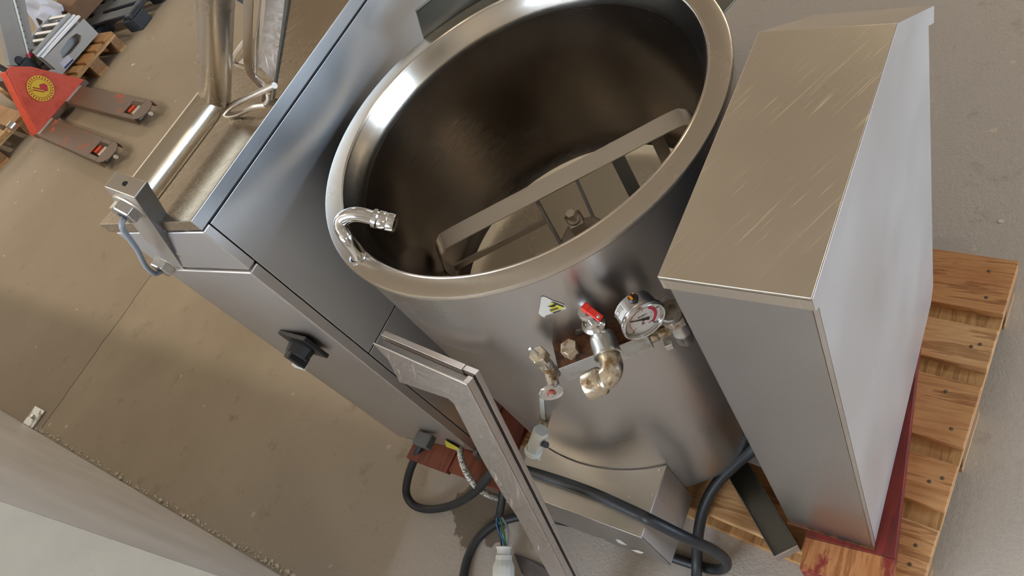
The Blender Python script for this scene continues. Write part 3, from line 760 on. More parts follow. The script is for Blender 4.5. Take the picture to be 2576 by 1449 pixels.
finish(bm, 'case_label', PAPER, gau)
bm = bmesh.new()
for i in range(4):
    a0_ = 133 + i * 4.5
    vs = [onring(a0_ + da, dz, .0411) for da, dz in ((0, .007), (1.3, .007), (1.3, .020 - i * .001), (0, .020 - i * .001))]
    bm.faces.new([bm.verts.new(v) for v in vs])
for k in range(20):
    a_, b_2 = 2 * PI * k / 20, 2 * PI * (k + 1) / 20
    vs = [onring(154 + r * math.cos(q) / .0409 * 57.3, .013 + r * math.sin(q), .0411) for r, q in ((.0044, a_), (.0052, a_), (.0052, b_2), (.0044, b_2))]
    bm.faces.new([bm.verts.new(v) for v in vs])
finish(bm, 'label_print', INK, gau)
# true size of the small dial gauge
for o_g in [gau] + list(gau.children):
    if o_g.name.startswith('gauge_stem'): continue
    for v in o_g.data.vertices: v.co = go + (v.co - go) * .775
# vent valve at the right end of the bar
vc = lp(.036, .128, 0)
vv = lathe('vent_valve', [(0, .858), (.010, .859), (.0135, .866), (.0135, .886), (.0160, .890), (.0160, .895), (.0145, .898), (.0145, .916), (.013, .918), (0, .918)], vc, Zv, ZINC, V, 36)
hexnut('vent_cap_nut', vc + Zv * .918, Zv, .0180, .020, NICKEL, vv, rot=.3)
lathe('vent_cap', [(.0150, .938), (.0185, .939), (.0192, .942), (.0188, .946), (.0172, .9475), (0, .9475)], vc, Zv, DIRTCAP, vv, 36)
lathe('union_nut', [(0, 0), (.0125, 0), (.0130, .003), (.0120, .013), (.0085, .016), (.0085, .034), (0, .034)], lp(.026, .081, .893), T + N * .12, BRASSY, vv, 8, auto=20)
bm = bmesh.new(); obox(bm, .036, .052, .098, .110, .874, .888)
finish(bm, 'square_plug', ZINC, vv, bevel=.002)
# MADE IN ITALY on the elbow socket
Bs = basis(ed, Zv)
tocam = (EYE - so).normalized(); loc = Bs.transposed() @ tocam; ang0 = math.atan2(loc.y, loc.x)
wrap_text('raised_letters', 'MADE IN', .0066, so, ed, .0210, ang0 + .15, elb, BRASSY, .0080)
wrap_text('raised_letters', 'ITALY', .0066, so, ed, .0210, ang0 + .15, elb, BRASSY, .0165)
# grime behind the safety valve
# torn warning sticker, follows the shell
def shell_pt(px, py, r=.3606):
    d_ = ray(px, py); A_ = d_.x ** 2 + d_.y ** 2; B_ = -2 * (d_.x * CX + d_.y * CY); C_ = CX * CX + CY * CY - r * r
    tt = (-B_ - math.sqrt(max(B_ * B_ - 4 * A_ * C_, 0))) / (2 * A_); return EYE + d_ * tt
def shell_patch(name, outline, mat, parent, r=.3606, n=1):
    bm = bmesh.new()
    f = bm.faces.new([bm.verts.new((x, y, 0)) for x, y in outline])
    bmesh.ops.triangulate(bm, faces=bm.faces[:])
    for _ in range(n): bmesh.ops.subdivide_edges(bm, edges=bm.edges[:], cuts=2, use_grid_fill=True)
    for v in bm.verts: v.co = shell_pt(v.co.x, v.co.y, r)
    return finish(bm, name, mat, parent)
stk = shell_patch('warning_sticker', [(1362, 748), (1366, 745.5), (1372, 747), (1388, 755), (1406, 761), (1420, 767), (1422, 771), (1425, 777), (1421, 778), (1405, 784), (1388, 789), (1372, 794), (1370, 799), (1362, 795), (1355, 789), (1355.5, 784), (1359, 765)], PAPER, V)
shell_patch('sticker_yellow', [(1383, 765), (1389, 761), (1418, 772), (1420, 774), (1386, 786), (1383, 778)], YELLOW, stk, .3612)
shell_patch('sticker_print', [(1384, 758), (1392, 760), (1418, 771), (1417, 773), (1396, 765)], INK, stk, .3618)
shell_patch('sticker_print', [(1376, 771), (1386, 769), (1393, 765), (1400, 767), (1395, 772), (1388, 773)], INK, stk, .3618)
shell_patch('sticker_print', [(1382, 780), (1392, 776), (1402, 774), (1405, 778), (1392, 782), (1386, 784)], plain('olive_ink', (.14, .13, .04), .7), stk, .3618)
shell_patch('sticker_print', [(1388, 787), (1402, 783), (1413, 779), (1408, 783), (1394, 788)], INK, stk, .3618)
GR = plain('limescale_grime', (.14, .12, .09), .8, var=.5, vs=60)
shell_patch('grime_mark', [(1446, 838), (1450, 828), (1462, 826), (1476, 832), (1490, 838), (1488, 846), (1474, 850), (1462, 862), (1452, 852)], GR, V, .3603)
shell_patch('drip_streak', [(1357, 998), (1368, 998), (1370, 1030), (1373, 1062), (1362, 1062), (1358, 1030)], plain('limescale', (.50, .54, .52), .6, var=.15), V, .3605)

# drain cock low on the shell
dc = aty(1366, 1068, .330)
dcd = (aty(1342, 1128, .285) - aty(1364, 1072, .318)).normalized()
dv = tube('drain_cock', [aty(1366, 1062, .345), aty(1364, 1072, .318), aty(1355, 1094, .300)], .0105, BRASSY, V, 4, 20)
p_ = aty(1362, 1082, .305)
hexnut('cock_body', p_, dcd, .0150, .058, WHITEP, dv, rot=.2, chamfer=.05)
lathe('cock_collar', [(0, 0), (.0165, 0), (.0175, .003), (.0165, .006), (.0175, .009), (.0165, .012), (.014, .013), (0, .013)], p_ + dcd * .058, dcd, WHITEP, dv, 28)
tube('black_grip', [aty(1356, 1112, .292), aty(1366, 1116, .288), aty(1374, 1119, .285)], .0062, BLACK, dv, 4, 12)
bm = bmesh.new()
for k in range(7):
    a_ = k * .9; s_ = p_ + dcd * .070 + Vector((math.cos(a_) * .009 + .006, 0, math.sin(a_) * .006))
    g_tube(bm, smooth_path([s_, s_ + dcd * .008 + Vector((.004 * math.cos(a_), 0, .003)), s_ + dcd * .016 + Vector((.008 * math.sin(k * 1.7) + .004, 0, -.002))], 3), .0014, 6)
finish(bm, 'frayed_tape', WHITEP, dv, smooth=True)

# ------------------------------------------------------------------ base housing in front of the kettle
BH = thing('base_housing', 'low stainless steel box housing fitted round the front foot of the kettle', 'housing', (-.78, .30, .165))
bx0, bx1, by0, by1, bz0, bz1 = -.875, -.557, .226, .60, .168, .384
bm = bmesh.new()
ang_r = math.asin(1)  # curved notch follows the shell
pts = [(bx0, by0), (bx1, by0)]
rr2 = .3612
for k in range(0, 25):
    xx = bx1 + (bx0 - bx1) * k / 24
    yy = CY - math.sqrt(max(rr2 ** 2 - (xx - CX) ** 2, 0)); pts.append((xx, yy))
g_prism(bm, [(x, y, bz1 - .003) for x, y in pts], (0, 0, .003))
finish(bm, 'top_plate', steel('housing_top', (0.52, 0.48, 0.42), 0.33, (6, 6, 6), grain=50, gb=0.02, rv=0.04, smear=0.06), BH, bevel=.0006)
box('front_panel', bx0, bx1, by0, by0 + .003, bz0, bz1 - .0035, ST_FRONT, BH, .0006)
yR = CY - math.sqrt(rr2 ** 2 - (bx1 - .0015 - CX) ** 2)
bm = bmesh.new(); g_prism(bm, [(bx1 - .003, by0 + .0035, bz0), (bx1 - .003, yR + .004, bz0 + .004), (bx1 - .003, yR - .001, bz1 - .0035), (bx1 - .003, by0 + .0035, bz1 - .0035)], (.003, 0, 0))
finish(bm, 'side_panel', steel('housing_side', (0.72, 0.72, 0.73), 0.46, (3, 9, 3), grain=12, gb=0.01, rv=0.06, smear=0.2), BH, bevel=.0006)
box('back_frame', bx0, bx0 + .003, by0 + .004, .34, bz0, bz1 - .0035, ST_FRONT, BH, .0006)
for px, py in ((1660, 1183), (1642, 1247), (1584, 1249)):
    c = atz(px, py, bz1); lathe('rivet', [(0, .0004), (.0022, .0004), (.0030, 0)], c, Zv, ST_FRONT, BH, 14)
bm = bmesh.new()
for sp_ in ([(1548, 1356), (1560, 1358), (1570, 1366), (1578, 1371), (1568, 1370), (1556, 1367)], [(1588, 1383), (1604, 1384), (1620, 1390), (1612, 1393), (1598, 1389)], [(1505, 1352), (1518, 1355), (1524, 1360), (1512, 1358)]):
    bm.faces.new([bm.verts.new(aty(x, y, by0 - .0006)) for x, y in sp_])
finish(bm, 'torn_label_residue', PAPER, BH)

# loose channel piece on the pallet
CH = thing('loose_channel', 'short open stainless channel lying on the pallet by the right pillar', 'channel', (-.42, .43, .146))
ca = Vector((-.338, .336, .1455)); cd = (Vector((-.483, .478, .1455)) - ca).normalized(); cs = Vector((cd.y, -cd.x, 0))
if cs.x < 0: cs = -cs
m_ = orient(ca, cd, -cs, Zv)
bm = bmesh.new()
g_box(bm, 0, .26, -.0245, .0245, 0, .003, m_); g_box(bm, 0, .26, -.027, -.0245, 0, .032, m_); g_box(bm, 0, .26, .0245, .027, 0, .032, m_)
finish(bm, 'channel_trough', ST_DARK, CH, bevel=.0006)
bm = bmesh.new(); g_box(bm, -.003, 0, -.027, .027, 0, .034, m_)
finish(bm, 'channel_end', ST_FRAME, CH, bevel=.0008)

# ------------------------------------------------------------------ stirrer inside the bowl
SR = thing('stirrer', 'flat-bar grid stirrer standing in the kettle bowl', 'stirrer', (CX, CY, .632))
hA = Vector((-1.028, .578, .828)); hB = Vector((-.585, .958, .828))
hd = (hB - hA).normalized(); hn = Vector((-hd.y, hd.x, 0))          # hn points to the back
lean = Vector((0, 0, -1)) * .97 - hn * .30 - hd * .06
lean.normalize()
def SP(s, d_): return hA + hd * s + lean * d_
Lh = (hB - hA).length
hoop = [SP(.012, .085), SP(.0, .050), SP(.004, .022), SP(.018, .006), SP(.045, 0), SP(Lh * .35, 0), SP(Lh * .7, 0), SP(Lh - .045, 0), SP(Lh - .018, .006), SP(Lh - .004, .022), SP(Lh, .050), SP(Lh - .012, .090)]
def strip(name, path, wdir, wdt, th, mat, parent, sub=6):
    bm = bmesh.new(); path = smooth_path(path, sub) if sub > 1 else [Vector(p) for p in path]
    A = []
    for i, p in enumerate(path):
        a = path[max(i - 1, 0)]; b = path[min(i + 1, len(path) - 1)]; t_ = (b - a).normalized()
        nn = t_.cross(wdir).normalized()
        A.append([bm.verts.new(p + wdir * (wdt * s) + nn * (th * q)) for s, q in ((0, -.5), (1, -.5), (1, .5), (0, .5))])
    for a, b in zip(A, A[1:]):
        for k in range(4): bm.faces.new([a[k], a[(k + 1) % 4], b[(k + 1) % 4], b[k]])
    bm.faces.new(A[0][::-1]); bm.faces.new(A[-1])
    return finish(bm, name, mat, parent, bevel=.0006)
wd = (-hn * 1.0 + Vector((0, 0, -.35))).normalized()
strip('hoop', hoop, wd, .038, .004, ST_BAR, SR)
def pnt(px, py, z): return atz(px, py, z)
for k, ((ax, ay), (bx_, by_), wdt) in enumerate([((1330, 476), (1403, 606), .006), ((1434, 425), (1493, 556), .006), ((1527, 384), (1585, 500), .028), ((1626, 330), (1670, 425), .026)]):
    pA, pB = pnt(ax, ay, .812), pnt(bx_, by_, .722)
    strip('crossbar', [pA, pA + (pB - pA) * 1.55], (hd * (.9 if k > 1 else 1)).normalized(), wdt, .004 if k > 1 else .022, (ST_EDGE, ST_EDGE, ST_DARK, ST_FRAME)[k], SR, 1)
strip('radial_arm', [pnt(1118, 679, .748), pnt(1368, 549, .760)], Vector((0, 0, -1)), .016, .005, ST_FRAME, SR, 1)
hubc = Vector((CX, CY, 0))
lathe('hub_base', [(0, .738), (.045, .736), (.052, .728), (.055, .705), (.055, .632), (0, .632)], hubc, Zv, plain('dull_hub', (.42, .36, .29), .6, .4, var=.2), SR, 10, auto=20)
hm = orient(Vector((CX, CY, .735)), hd, hn, Zv)
bm = bmesh.new(); g_box(bm, -.014, .014, -.014, .014, 0, .045, hm); g_box(bm, -.017, .017, .014, .016, .02, .055, hm)
finish(bm, 'hub_block', ST_BAR, SR, bevel=.001)
lathe('bolt_washer', [(0, .004), (.011, .004), (.0125, .001), (.0125, 0), (0, 0)], (CX, CY, .780), Zv, ST_BAR, SR, 20)
lathe('bolt_shank', [(.008, 0), (.008, .012), (0, .012)], (CX, CY, .784), Zv, ST_BAR, SR, 16)
hexnut('bolt_head', (CX, CY, .795), Zv, .0115, .012, ST_BAR, SR)

# ------------------------------------------------------------------ leaning frame
LF = thing('leaning_frame', 'worn stainless channel frame with a square corner leaning in front of the kettle', 'frame', (-.70, .02, 0))
c0_ = aty(1173, 968, .270); l0 = aty(936, 863, .297)
eD = Vector((0, -.27, -.963)).normalized()
eN = (l0 - c0_).cross(eD).normalized()
if eN.y > 0: eN = -eN          # towards the viewer
def onplane(px, py, off=0.0):
    d_ = ray(px, py); o_ = c0_ + eN * off; return EYE + d_ * ((o_ - EYE).dot(eN) / d_.dot(eN))
foot_s = c0_.z / -eD.z
foot = c0_ + eD * (foot_s - .002)
pin, pend = onplane(1137, 1013), onplane(1384, 1449)
wleg = (pin - c0_) - eD * (pin - c0_).dot(eD)      # inner offset of the leg
outl = [onplane(936, 863), c0_, foot, foot + wleg, onplane(1300, 1300), onplane(1267, 1250), onplane(1213, 1158), onplane(1141, 1016), onplane(1128, 1004), onplane(1005, 962), onplane(975, 905)]
foot2 = foot + (onplane(1384, 1449) - (c0_ + eD * (onplane(1384, 1449) - c0_).dot(eD)))
outl[3] = foot2
back = -eN
prism('front_plate', outl, back * .004, ST_FRAME, LF, .0015)
dx_ = (l0 - c0_).normalized()
def leg_box(name, a, b, inn, depth0, depth1, wdt, mat):
    d_ = (b - a); s_ = inn.normalized()
    prism(name, [a + s_ * .0, a + s_ * wdt, b + s_ * wdt, b + s_ * .0], None, mat, LF) if False else None
    bm = bmesh.new(); base = [a, a + s_ * wdt, b + s_ * wdt, b]
    g_prism(bm, [p + back * depth0 for p in base], back * (depth1 - depth0)); return finish(bm, name, mat, LF, bevel=.001)
inl = wleg.normalized(); inup = (eD)
leg_box('leg_web', c0_ + eD * .002 + inl * .001, foot + inl * .001, inl, .0042, .0185, .012, ST_FRAME)
leg_box('leg_back_flange', c0_, foot, inl, .0235, .034, .030, ST_FRAME)
leg_box('leg_core', c0_ + inl * .010 + eD * .010, foot + inl * .010, inl, .0187, .0233, .010, ST_EDGE)
leg_box('arm_web', c0_ + eD * .012 + inl * .017, l0 + eD * .012, eD, .0042, .0218, .005, ST_EDGE)
leg_box('arm_back_flange', c0_ + dx_ * .0302, l0, eD, .022, .034, .028, ST_FRAME)

# ------------------------------------------------------------------ cables, hose, plug
def cable(name, pts, r, mat, label, cat='cable'):
    o = tube(name, [atz(*p) for p in pts], r, mat, None, 8, 16); tag(o, label, cat); return o
cable('power_cable', [(1060, 1120, .175), (1045, 1150, .150), (1028, 1195, .10), (1022, 1240, .05), (1040, 1270, .02), (1075, 1281, .014), (1120, 1276, .04), (1160, 1260, .09), (1200, 1232, .16), (1240, 1188, .26), (1290, 1178, .36), (1350, 1192, .398), (1480, 1236, .398), (1600, 1290, .398), (1640, 1310, .396), (1720, 1350, .33), (1790, 1382, .22), (1822, 1405, .14), (1826, 1424, .08), (1805, 1433, .03), (1760, 1424, .014), (1700, 1405, .0125), (1600, 1370, .0125), (1450, 1318, .0125), (1340, 1300, .0125), (1290, 1303, .0125), (1240, 1322, .0125), (1200, 1358, .0125), (1178, 1400, .0125), (1166, 1449, .0125), (1160, 1520, .0125)], .0118, RUBBER,
      'long black rubber cable looping from left pillar over base housing and back across floor')
cable('supply_cable', [(1905, 1118, .30), (1885, 1138, .28), (1850, 1168, .25), (1800, 1220, .21), (1770, 1280, .17), (1757, 1340, .12), (1754, 1390, .07), (1753, 1424, .045), (1752, 1470, .03), (1755, 1530, .0130)], .0125, RUBBER,
      'black rubber cable dropping from between the kettle and the right pillar over the pallet edge')
cable('braided_hose', [(1157, 1128, .215), (1160, 1150, .215), (1166, 1172, .21), (1180, 1200, .20), (1200, 1225, .17), (1228, 1244, .12), (1262, 1254, .06), (1300, 1258, .02)], .0090, BRAID,
      'white braided hose curving down from the left pillar to the floor', 'hose')
CB = thing('plug_cable', 'black cable end with bare coloured cores running down into the white plug', 'cable', tuple(atz(1257, 1330, .0)))
tube('cable_sheath', [atz(1240, 1190, .13), atz(1262, 1215, .11), atz(1264, 1250, .09), atz(1258, 1285, .075), atz(1255, 1303, .07)], .0105, RUBBER, CB, 8, 16)
for (m_c, q) in ((CORBLUE, [(1249, 1300), (1251, 1325), (1262, 1350), (1270, 1375)]), (CORGREEN, [(1258, 1300), (1264, 1325), (1269, 1350), (1272, 1375)]), (BLACK, [(1245, 1300), (1253, 1325), (1259, 1350), (1262, 1375)]), (GREYCAB, [(1262, 1300), (1276, 1325), (1279, 1350), (1274, 1375)])):
    tube('core', [atz(x, y, .072 - .004 * i) for i, (x, y) in enumerate(q)], .0024, m_c, CB, 6, 8)
PG = thing('power_plug', 'white and red industrial power plug lying on the floor at the bottom edge', 'plug', tuple(atz(1268, 1430, 0)))
pa, pb = atz(1268, 1374, .058), atz(1266, 1475, .036)
pd = (pb - pa).normalized()
lathe('strain_relief', [(.014, .0), (.0215, .0), (.0225, .002), (.0190, .006), (.0180, .018), (.0200, .022), (0, .022)], pa, pd, WHITE, PG, 28)
lathe('plug_body', [(.016, .018), (.0215, .022), (.0220, .034), (.0275, .046), (.0290, .052), (.0290, .072), (.0270, .074), (0, .074)], pa, pd, WHITE, PG, 14, auto=20)
lathe('plug_collar', [(0, .074), (.0245, .074), (.0255, .078), (.0255, .13), (0, .13)], pa, pd, plain('plug_red', (.40, .02, .03), .45), PG, 28)
bg = prism('crumpled_bag', [atz(1290, 1390, .012), atz(1330, 1405, .012), atz(1375, 1430, .012), atz(1400, 1470, .012), atz(1350, 1480, .012), atz(1310, 1440, .012)], (0, 0, .010), plain('smoky_film', (.10, .085, .085), .3, var=.5, vs=40, bmp=1.0, bs=30), None, .003)
bg.location.z = -.011
tag(bg, 'crumpled smoky plastic bag on the floor beside the plug', 'bag')

# ------------------------------------------------------------------ steel cabinet at the lower left
SC = thing('steel_cabinet', 'tall brushed steel cabinet with dusty end at the lower left corner', 'cabinet', (-2.6, -.6, 0))
STREAK = steel('streaked_steel', (0.88, 0.87, 0.88), 0.42, (1.2, 1, 26), grain=9, gb=0.01, rv=0.10, smear=0.22)
STREAK.node_tree.nodes['Principled BSDF'].inputs['Metallic'].default_value = 0.2
box('flank_panel', -5.2, -1.373, -.208, -.200, .004, 1.20, STREAK, SC, .001)
DUSTY = plain('dusty_end', (0.50, 0.44, 0.35), 0.8, var=0.12, vs=14, bmp=0.4, bs=40)
box('end_panel', -1.372, -1.365, -1.3, -.200, .004, 1.20, DUSTY, SC, .001)
box('cabinet_core', -5.2, -1.374, -1.3, -.2095, .004, 1.19, DUSTY, SC, .001)
box('cabinet_top', -5.2, -1.365, -1.3, -.200, 1.202, 1.215, DUSTY, SC, .001)
br = box('floor_bracket', -3.66, -3.56, -.1995, -.110, .0005, .008, GALV, SC, .002)
lathe('anchor_bolt', [(0, .012), (.008, .011), (.010, .0), (0, 0)], (-3.61, -.155, .008), Zv, ZINC, br, 12)
bm = bmesh.new()
for k in range(420):
    x = random.uniform(-3.6, -1.3); s = random.uniform(.001, .0045) * (1.0 if random.random() < .9 else 2)
    y = -.193 + abs(random.gauss(0, .007))
    m = bmesh.ops.create_icosphere(bm, subdivisions=1, radius=s)
    for v in m['verts']: v.co = Vector((v.co.x * random.uniform(.8, 2), v.co.y * random.uniform(.6, 1.3), v.co.z * .6)) + Vector((x, y, s * .5))
dust = finish(bm, 'plaster_crumbs', plain('plaster_crumb', (.62, .56, .47), .9, var=.2), None)
tag(dust, 'pale plaster crumbs along the foot of the steel cabinet', 'debris', kind='stuff')

# ------------------------------------------------------------------ pallet jack
J = thing('pallet_jack', 'worn orange-red hand pallet truck with round yellow sticker', 'pallet truck', (-5.4, 1.7, 0))
def fork(yc0, yc1):
    # rear edge centre yc0 at x=-5.86, tip centre yc1 at x=-4.62
    xa, xb = -5.86, -4.66; hw_ = .080
    d_ = Vector((xb - xa, yc1 - yc0, 0)).normalized(); s_ = Vector((-d_.y, d_.x, 0)); o_ = Vector((xa, yc0, 0)); Ln = (xb - xa)
    def q(u, v, z): return o_ + d_ * u + s_ * v + Vector((0, 0, z))
    bm = bmesh.new(); out = [(0, -hw_), (Ln, -hw_), (Ln + .05, -hw_ * .85), (Ln + .085, -hw_ * .45), (Ln + .095, 0), (Ln + .085, hw_ * .45), (Ln + .05, hw_ * .85), (Ln, hw_), (0, hw_)]
    # top with a roller opening
    us = [0, Ln - .21, Ln - .06]
    def rect(u0, u1, v0, v1, z0, z1): g_prism(bm, [q(u0, v0, z0), q(u1, v0, z0), q(u1, v1, z0), q(u0, v1, z0)], (0, 0, z1 - z0))
    rect(0, Ln - .20, -hw_, hw_, .078, .084)
    rect(Ln - .20, Ln - .05, -hw_, -hw_ * .62, .078, .084); rect(Ln - .20, Ln - .05, hw_ * .62, hw_, .078, .084)
    tipo = [(Ln - .05, -hw_), (Ln, -hw_), (Ln + .05, -hw_ * .85), (Ln + .085, -hw_ * .45), (Ln + .095, 0), (Ln + .085, hw_ * .45), (Ln + .05, hw_ * .85), (Ln, hw_), (Ln - .05, hw_)]
    g_prism(bm, [q(u, v, .078) for u, v in tipo], (0, 0, .006))
    for sgn in (-1, 1): rect(0, Ln + .02, sgn * hw_ - .003, sgn * hw_ + .003, .035, .080)
    f_ = finish(bm, 'fork', FORKM, J, bevel=.003)
    bm = bmesh.new(); g_lathe(bm, [(0, -.035), (.034, -.035), (.034, .035), (0, .035)], q(Ln - .12, 0, .036), s_, 24)
    finish(bm, 'roller', plain('roller_white', (.55, .50, .42), .5), f_, smooth=True, auto=30)
    bm = bmesh.new(); rect(Ln - .22, Ln - .165, -.028, .028, .045, .072)
    finish(bm, 'red_linkage', JACKRED, f_, bevel=.003)
    bm = bmesh.new(); g_lathe(bm, [(0, 0), (.012, 0), (.012, .03), (0, .03)], q(Ln + .080, 0, .064), d_, 14)
    finish(bm, 'tip_bolt', WHITE, f_, smooth=True, auto=30)
    return f_
fork(1.845, 1.675); fork(1.525, 1.325)
tri = [Vector((-5.86, 1.45, .082)), Vector((-5.86, 1.985, .082)), Vector((-5.86, 1.80, .385)), Vector((-5.88, 1.715, .470)), Vector((-5.88, 1.675, .470))]
prism('head_plate', tri, (-.012, 0, 0), JACKRED, J, .004)
prism('head_rib', [Vector((-5.875, 1.455, .07)), Vector((-5.89, 1.672, .468)), Vector((-5.96, 1.655, .468)), Vector((-5.96, 1.44, .07))], (0, -.008, 0), JACKRED, J, .002)
box('cross_beam', -5.93, -5.862, 1.44, 1.99, .045, .082, FORKM, J, .003)
for ya, yb in ((1.45, 1.60), (1.765, 1.92)):
    box('bare_metal_strip', -5.857, -5.815, ya, yb, .0845, .087, plain('primer_grey', (.36, .37, .36), .6, var=.3, vs=40), J, .0005)
lathe('pump_cylinder', [(0, .04), (.06, .04), (.06, .36), (.04, .40), (0, .40)], (-5.96, 1.71, 0), Zv, BLACK, J, 24)
lathe('steer_wheel', [(0, -.03), (.09, -.03), (.09, .03), (0, .03)], (-6.04, 1.71, .09), (0, 1, 0), plain('wheel_tan', (.5, .4, .25), .5), J, 24)
tube('handle', [(-5.98, 1.71, .40), (-6.2, 1.72, .62), (-6.5, 1.75, .85)], .02, BLACK, J, 4, 12)
stx = lathe('round_sticker', [(0, .0015), (.088, .0015), (.088, 0), (0, 0)], (-5.8598, 1.722, .255), (1, 0, 0), plain('sticker_yellow_paint', (.72, .50, .03), .5), J, 40)
bm = bmesh.new()
for k in range(40):
    a_, b_3 = 2 * PI * k / 40, 2 * PI * (k + 1) / 40
    bm.faces.new([bm.verts.new((-5.8580, 1.722 + r * math.cos(q), .255 + r * math.sin(q))) for r, q in ((.062, a_), (.065, a_), (.065, b_3), (.062, b_3))])
for k in range(26):
    a_ = 2 * PI * k / 26; vv_ = []
    for dr_, da in ((.070, -.05), (.082, -.05), (.082, .05), (.070, .05)):
        vv_.append(bm.verts.new((-5.8580, 1.722 + dr_ * math.cos(a_ + da), .255 + dr_ * math.sin(a_ + da))))
    bm.faces.new(vv_)
bm.faces.new([bm.verts.new((-5.8578, 1.722 + a_, .255 + b_3)) for a_, b_3 in ((-.035, .038), (-.028, .042), (.004, -.008), (-.004, -.012))])
bm.faces.new([bm.verts.new((-5.8578, 1.722 + a_, .255 + b_3)) for a_, b_3 in ((-.048, .028), (-.042, .034), (.0, -.03), (-.006, -.034))])
finish(bm, 'sticker_drawing', plain('sticker_red', (.38, .03, .02), .6), stx)
bm = bmesh.new()
bm.faces.new([bm.verts.new((-5.8577, 1.722 + a_, .255 + b_3)) for a_, b_3 in ((.0, .01), (.016, .022), (.046, .004), (.048, -.018), (.020, -.046), (.002, -.030))])
finish(bm, 'sticker_engine', plain('sticker_crimson', (.50, .04, .05), .6), stx)
lathe('hub_cap', [(0, .05), (.03, .05), (.03, 0)], (-5.98, 1.44, .20), (0, -1, 0), ZINC, J, 18)

# ------------------------------------------------------------------ things beyond the pallet truck
def far_M(x, y, ang): return Matrix.Translation((x, y, 0)) @ Matrix.Rotation(ang, 4, 'Z')
fp = pallet('wooden_pallet', 'wooden pallet under the small steel machine beyond the pallet truck', (FARWOOD, FARWOOD, CHIP, None), far_M(-5.91, 2.43, PI + .02) @ Matrix.Scale(-.70, 4, (0, 1, 0)))
fp2 = pallet('wooden_pallet', 'wooden pallet at the left edge of the photo, nearest to the pallet truck', (FARWOOD, FARWOOD, CHIP, None), far_M(-6.20, 1.60, PI - .14) @ Matrix.Scale(-1, 4, (0, 1, 0)) @ Matrix.Translation((0, 0, 0)))
# small slotted machine
SM = thing('bread_slicer', 'small grey steel machine with oval opening and slatted racks on the far pallet', 'machine', (-6.3, 2.18, .16))
GREYP = plain('satin_grey_panel', (.38, .375, .36), .45, .3, var=.06)
def yz(x, pts): return [Vector((x, y, z)) for y, z in pts]
# front panel as a frame round the opening
bm = bmesh.new()
op = [(2.055, .232), (2.075, .272), (2.20, .285), (2.275, .272), (2.285, .238), (2.24, .215), (2.13, .212)]
pn = [(1.955, .165), (1.957, .318), (2.17, .312), (2.398, .300), (2.392, .165), (2.25, .165), (2.10, .165)]
A = [bm.verts.new(Vector((-6.03, y, z))) for y, z in pn]; Bv = [bm.verts.new(Vector((-6.03, y, z))) for y, z in op]
A2 = [bm.verts.new(v.co + Vector((-.008, 0, 0))) for v in A]; B2 = [bm.verts.new(v.co + Vector((-.03, 0, 0))) for v in Bv]
for i in range(7):
    j = (i + 1) % 7
    bm.faces.new([A[i], A[j], Bv[j], Bv[i]]); bm.faces.new([A[i], A2[i], A2[j], A[j]]); bm.faces.new([Bv[i], Bv[j], B2[j], B2[i]])
finish(bm, 'front_panel', GREYP, SM)
box('base_box', -6.6, -6.07, 1.98, 2.38, .165, .20, plain('machine_inside', (.10, .09, .08), .5, .5), SM, .002)
for k in range(2):
    box('top_rail', -6.075 - k * .05, -6.045 - k * .05, 1.96, 2.40, .318 + k * .012, .336 + k * .012, ST_SIDE, SM, .002)
for k in range(5):
    box('rack_slat', -6.42, -6.40 + .0, 2.02 + k * .08, 2.045 + k * .08, .20, .46, ST_SIDE, SM, .002) if False else box('rack_slat', -6.46, -6.17, 2.02 + k * .085, 2.05 + k * .085, .352, .366, ST_SIDE, SM, .002)
box('rack_frame', -6.48, -6.46, 1.98, 2.40, .20, .372, GREYP, SM, .002)
box('rack_frame', -6.17, -6.15, 1.98, 2.40, .20, .368, GREYP, SM, .002)
prism('maker_label', yz(-6.0295, [(2.00, .176), (2.10, .172), (2.10, .222), (2.01, .226)]), (.0012, 0, 0), plain('label_pale_blue', (.55, .57, .68), .5), SM, 0)
prism('label_band', yz(-6.0280, [(2.005, .176), (2.10, .172), (2.10, .184), (2.005, .188)]), (.0010, 0, 0), plain('label_dark_blue', (.02, .03, .16), .5), SM, 0)
prism('curved_bracket', yz(-5.99, [(1.83, .12 + .05), (1.96, .17), (1.96, .21), (1.92, .25), (1.86, .27), (1.83, .25)]), (-.012, 0, 0), GREYP, SM, .003)
# upright column with scale
UC = thing('steel_column', 'grey upright steel column with white edge and row of holes at the top left corner', 'column', (-6.5, 1.9, .15))
cp = [atx(25, 165, -6.25), atx(95, 165, -6.25), atx(58, -25, -6.25), atx(-20, -25, -6.25), atx(0, 60, -6.25)]
prism('column_body', cp, (-.07, 0, 0), plain('column_grey', (.27, .255, .235), .5, .3, var=.1), UC, .003)
w1_, w2_ = atx(77, 162, -6.245), atx(29, -20, -6.245)
sd = Vector((0, .009, .003))
prism('white_strip', [w1_ - sd, w1_ + sd, w2_ + sd, w2_ - sd], (.012, 0, 0), WHITEP, UC, .001)
bm = bmesh.new()
for k in range(11):
    c = w1_.lerp(w2_, .18 + k * .082) + Vector((.0, .020, .007))
    g_lathe(bm, [(0, .004), (.0055, .004), (.0055, 0)], c, (1, 0, 0), 8)
finish(bm, 'hole_row', BLACK, UC)
c = atx(74, 139, -6.245); box('red_button', c.x, c.x + .012, c.y - .018, c.y + .018, c.z - .018, c.z + .018, REDINK, UC, .002)
c = atx(79, 154, -6.245); box('green_button', c.x, c.x + .012, c.y - .018, c.y + .018, c.z - .018, c.z + .018, CORGREEN, UC, .002)
c = atx(49, 152, -6.245); lathe('dark_port', [(0, .012), (.028, .012), (.032, 0)], c, (1, 0, 0), BLACK, UC, 18)
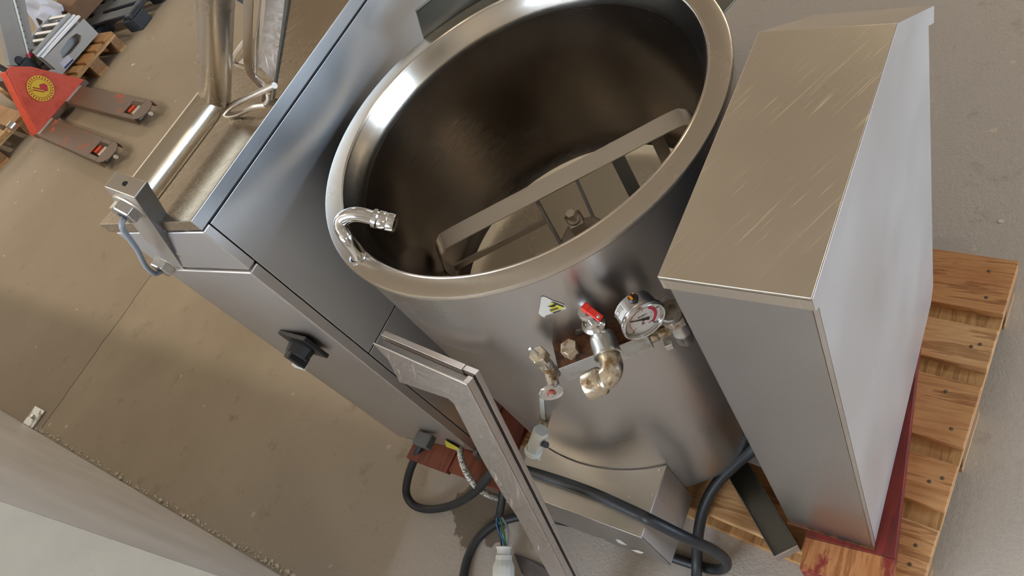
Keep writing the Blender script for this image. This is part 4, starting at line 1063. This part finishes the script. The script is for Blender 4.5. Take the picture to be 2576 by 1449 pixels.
box('column_foot', -6.42, -6.2, 1.70, 1.95, .145, .36, BLACK, UC, .01)
# white cloth
bm = bmesh.new()
gx_, gy_ = 16, 12; c00, c10, c01, c11 = atz(62, 0, .34), atz(156, 14, .34), atz(76, 55, .34), atz(143, 56, .34)
c00 = atz(60, -20, .34)
V_ = [[None] * (gy_ + 1) for _ in range(gx_ + 1)]
for i in range(gx_ + 1):
    for j in range(gy_ + 1):
        u_, v_ = i / gx_, j / gy_
        p = c00.lerp(c10, u_).lerp(c01.lerp(c11, u_), v_)
        p.z += .035 * math.sin(u_ * 9 + v_ * 4) * (.4 + v_) + .02 * math.sin(v_ * 13 + u_ * 3) - .10 * max(0, v_ - .75)
        V_[i][j] = bm.verts.new(p)
for i in range(gx_):
    for j in range(gy_): bm.faces.new([V_[i][j], V_[i + 1][j], V_[i + 1][j + 1], V_[i][j + 1]])
o = finish(bm, 'white_cloth', CLOTH, None, smooth=True); md = o.modifiers.new('solid', 'SOLIDIFY'); md.thickness = .006
tag(o, 'crumpled pale bluish cloth lying over the crates at the top left', 'cloth')
cr = box('cardboard_crate', -7.0, -6.58, 2.56, 2.95, .147, .290, plain('brown_card', (.20, .11, .06), .8, var=.3), None, .004)
tag(cr, 'dark brown crate holding up the pale cloth at the top left', 'crate')
# dark plastic pallet
DP = thing('plastic_pallet', 'dark grey plastic pallet behind the small steel machine', 'pallet', (-6.6, 2.95, 0))
Md = Matrix.Translation((-5.86, 2.60, 0)) @ Matrix.Rotation(.12, 4, 'Z')
bm = bmesh.new()
for k in range(5): g_box(bm, -1.2, 0, .02 + k * .16, .13 + k * .16, .115, .145, Md)
g_box(bm, -.07, 0, 0, .8, .10, .14, Md); g_box(bm, -.66, -.55, 0, .8, .10, .14, Md); g_box(bm, -1.2, -1.1, 0, .8, .10, .14, Md)
finish(bm, 'deck', DARKPL, DP, bevel=.01)
for a in (-.16, -.68, -1.2):
    for b_4 in (0, .33, .66):
        box('foot', a, a + .16, b_4, b_4 + .14, 0, .10, DARKPL, DP, .008, Md)
# debris on the floor
for k, (px, py, sx, nm) in enumerate([(335, 163, .020, 'pale torn scrap of paper on the floor beyond the hinge tube'), (2519, 557, .006, 'small white chip on the rough concrete right of the pillar'), (2150, 57, .007, 'small white chip on the concrete behind the kettle')]):
    c = atz(px, py, 0); bm = bmesh.new()
    g_prism(bm, [c + Vector((math.cos(a_) * sx * random.uniform(.6, 1.6), math.sin(a_) * sx * random.uniform(.5, 1.4), .0005)) for a_ in [i * PI / 4 for i in range(8)]], (0, 0, .002))
    tag(finish(bm, 'paper_scrap', PAPER, None), nm, 'scrap')
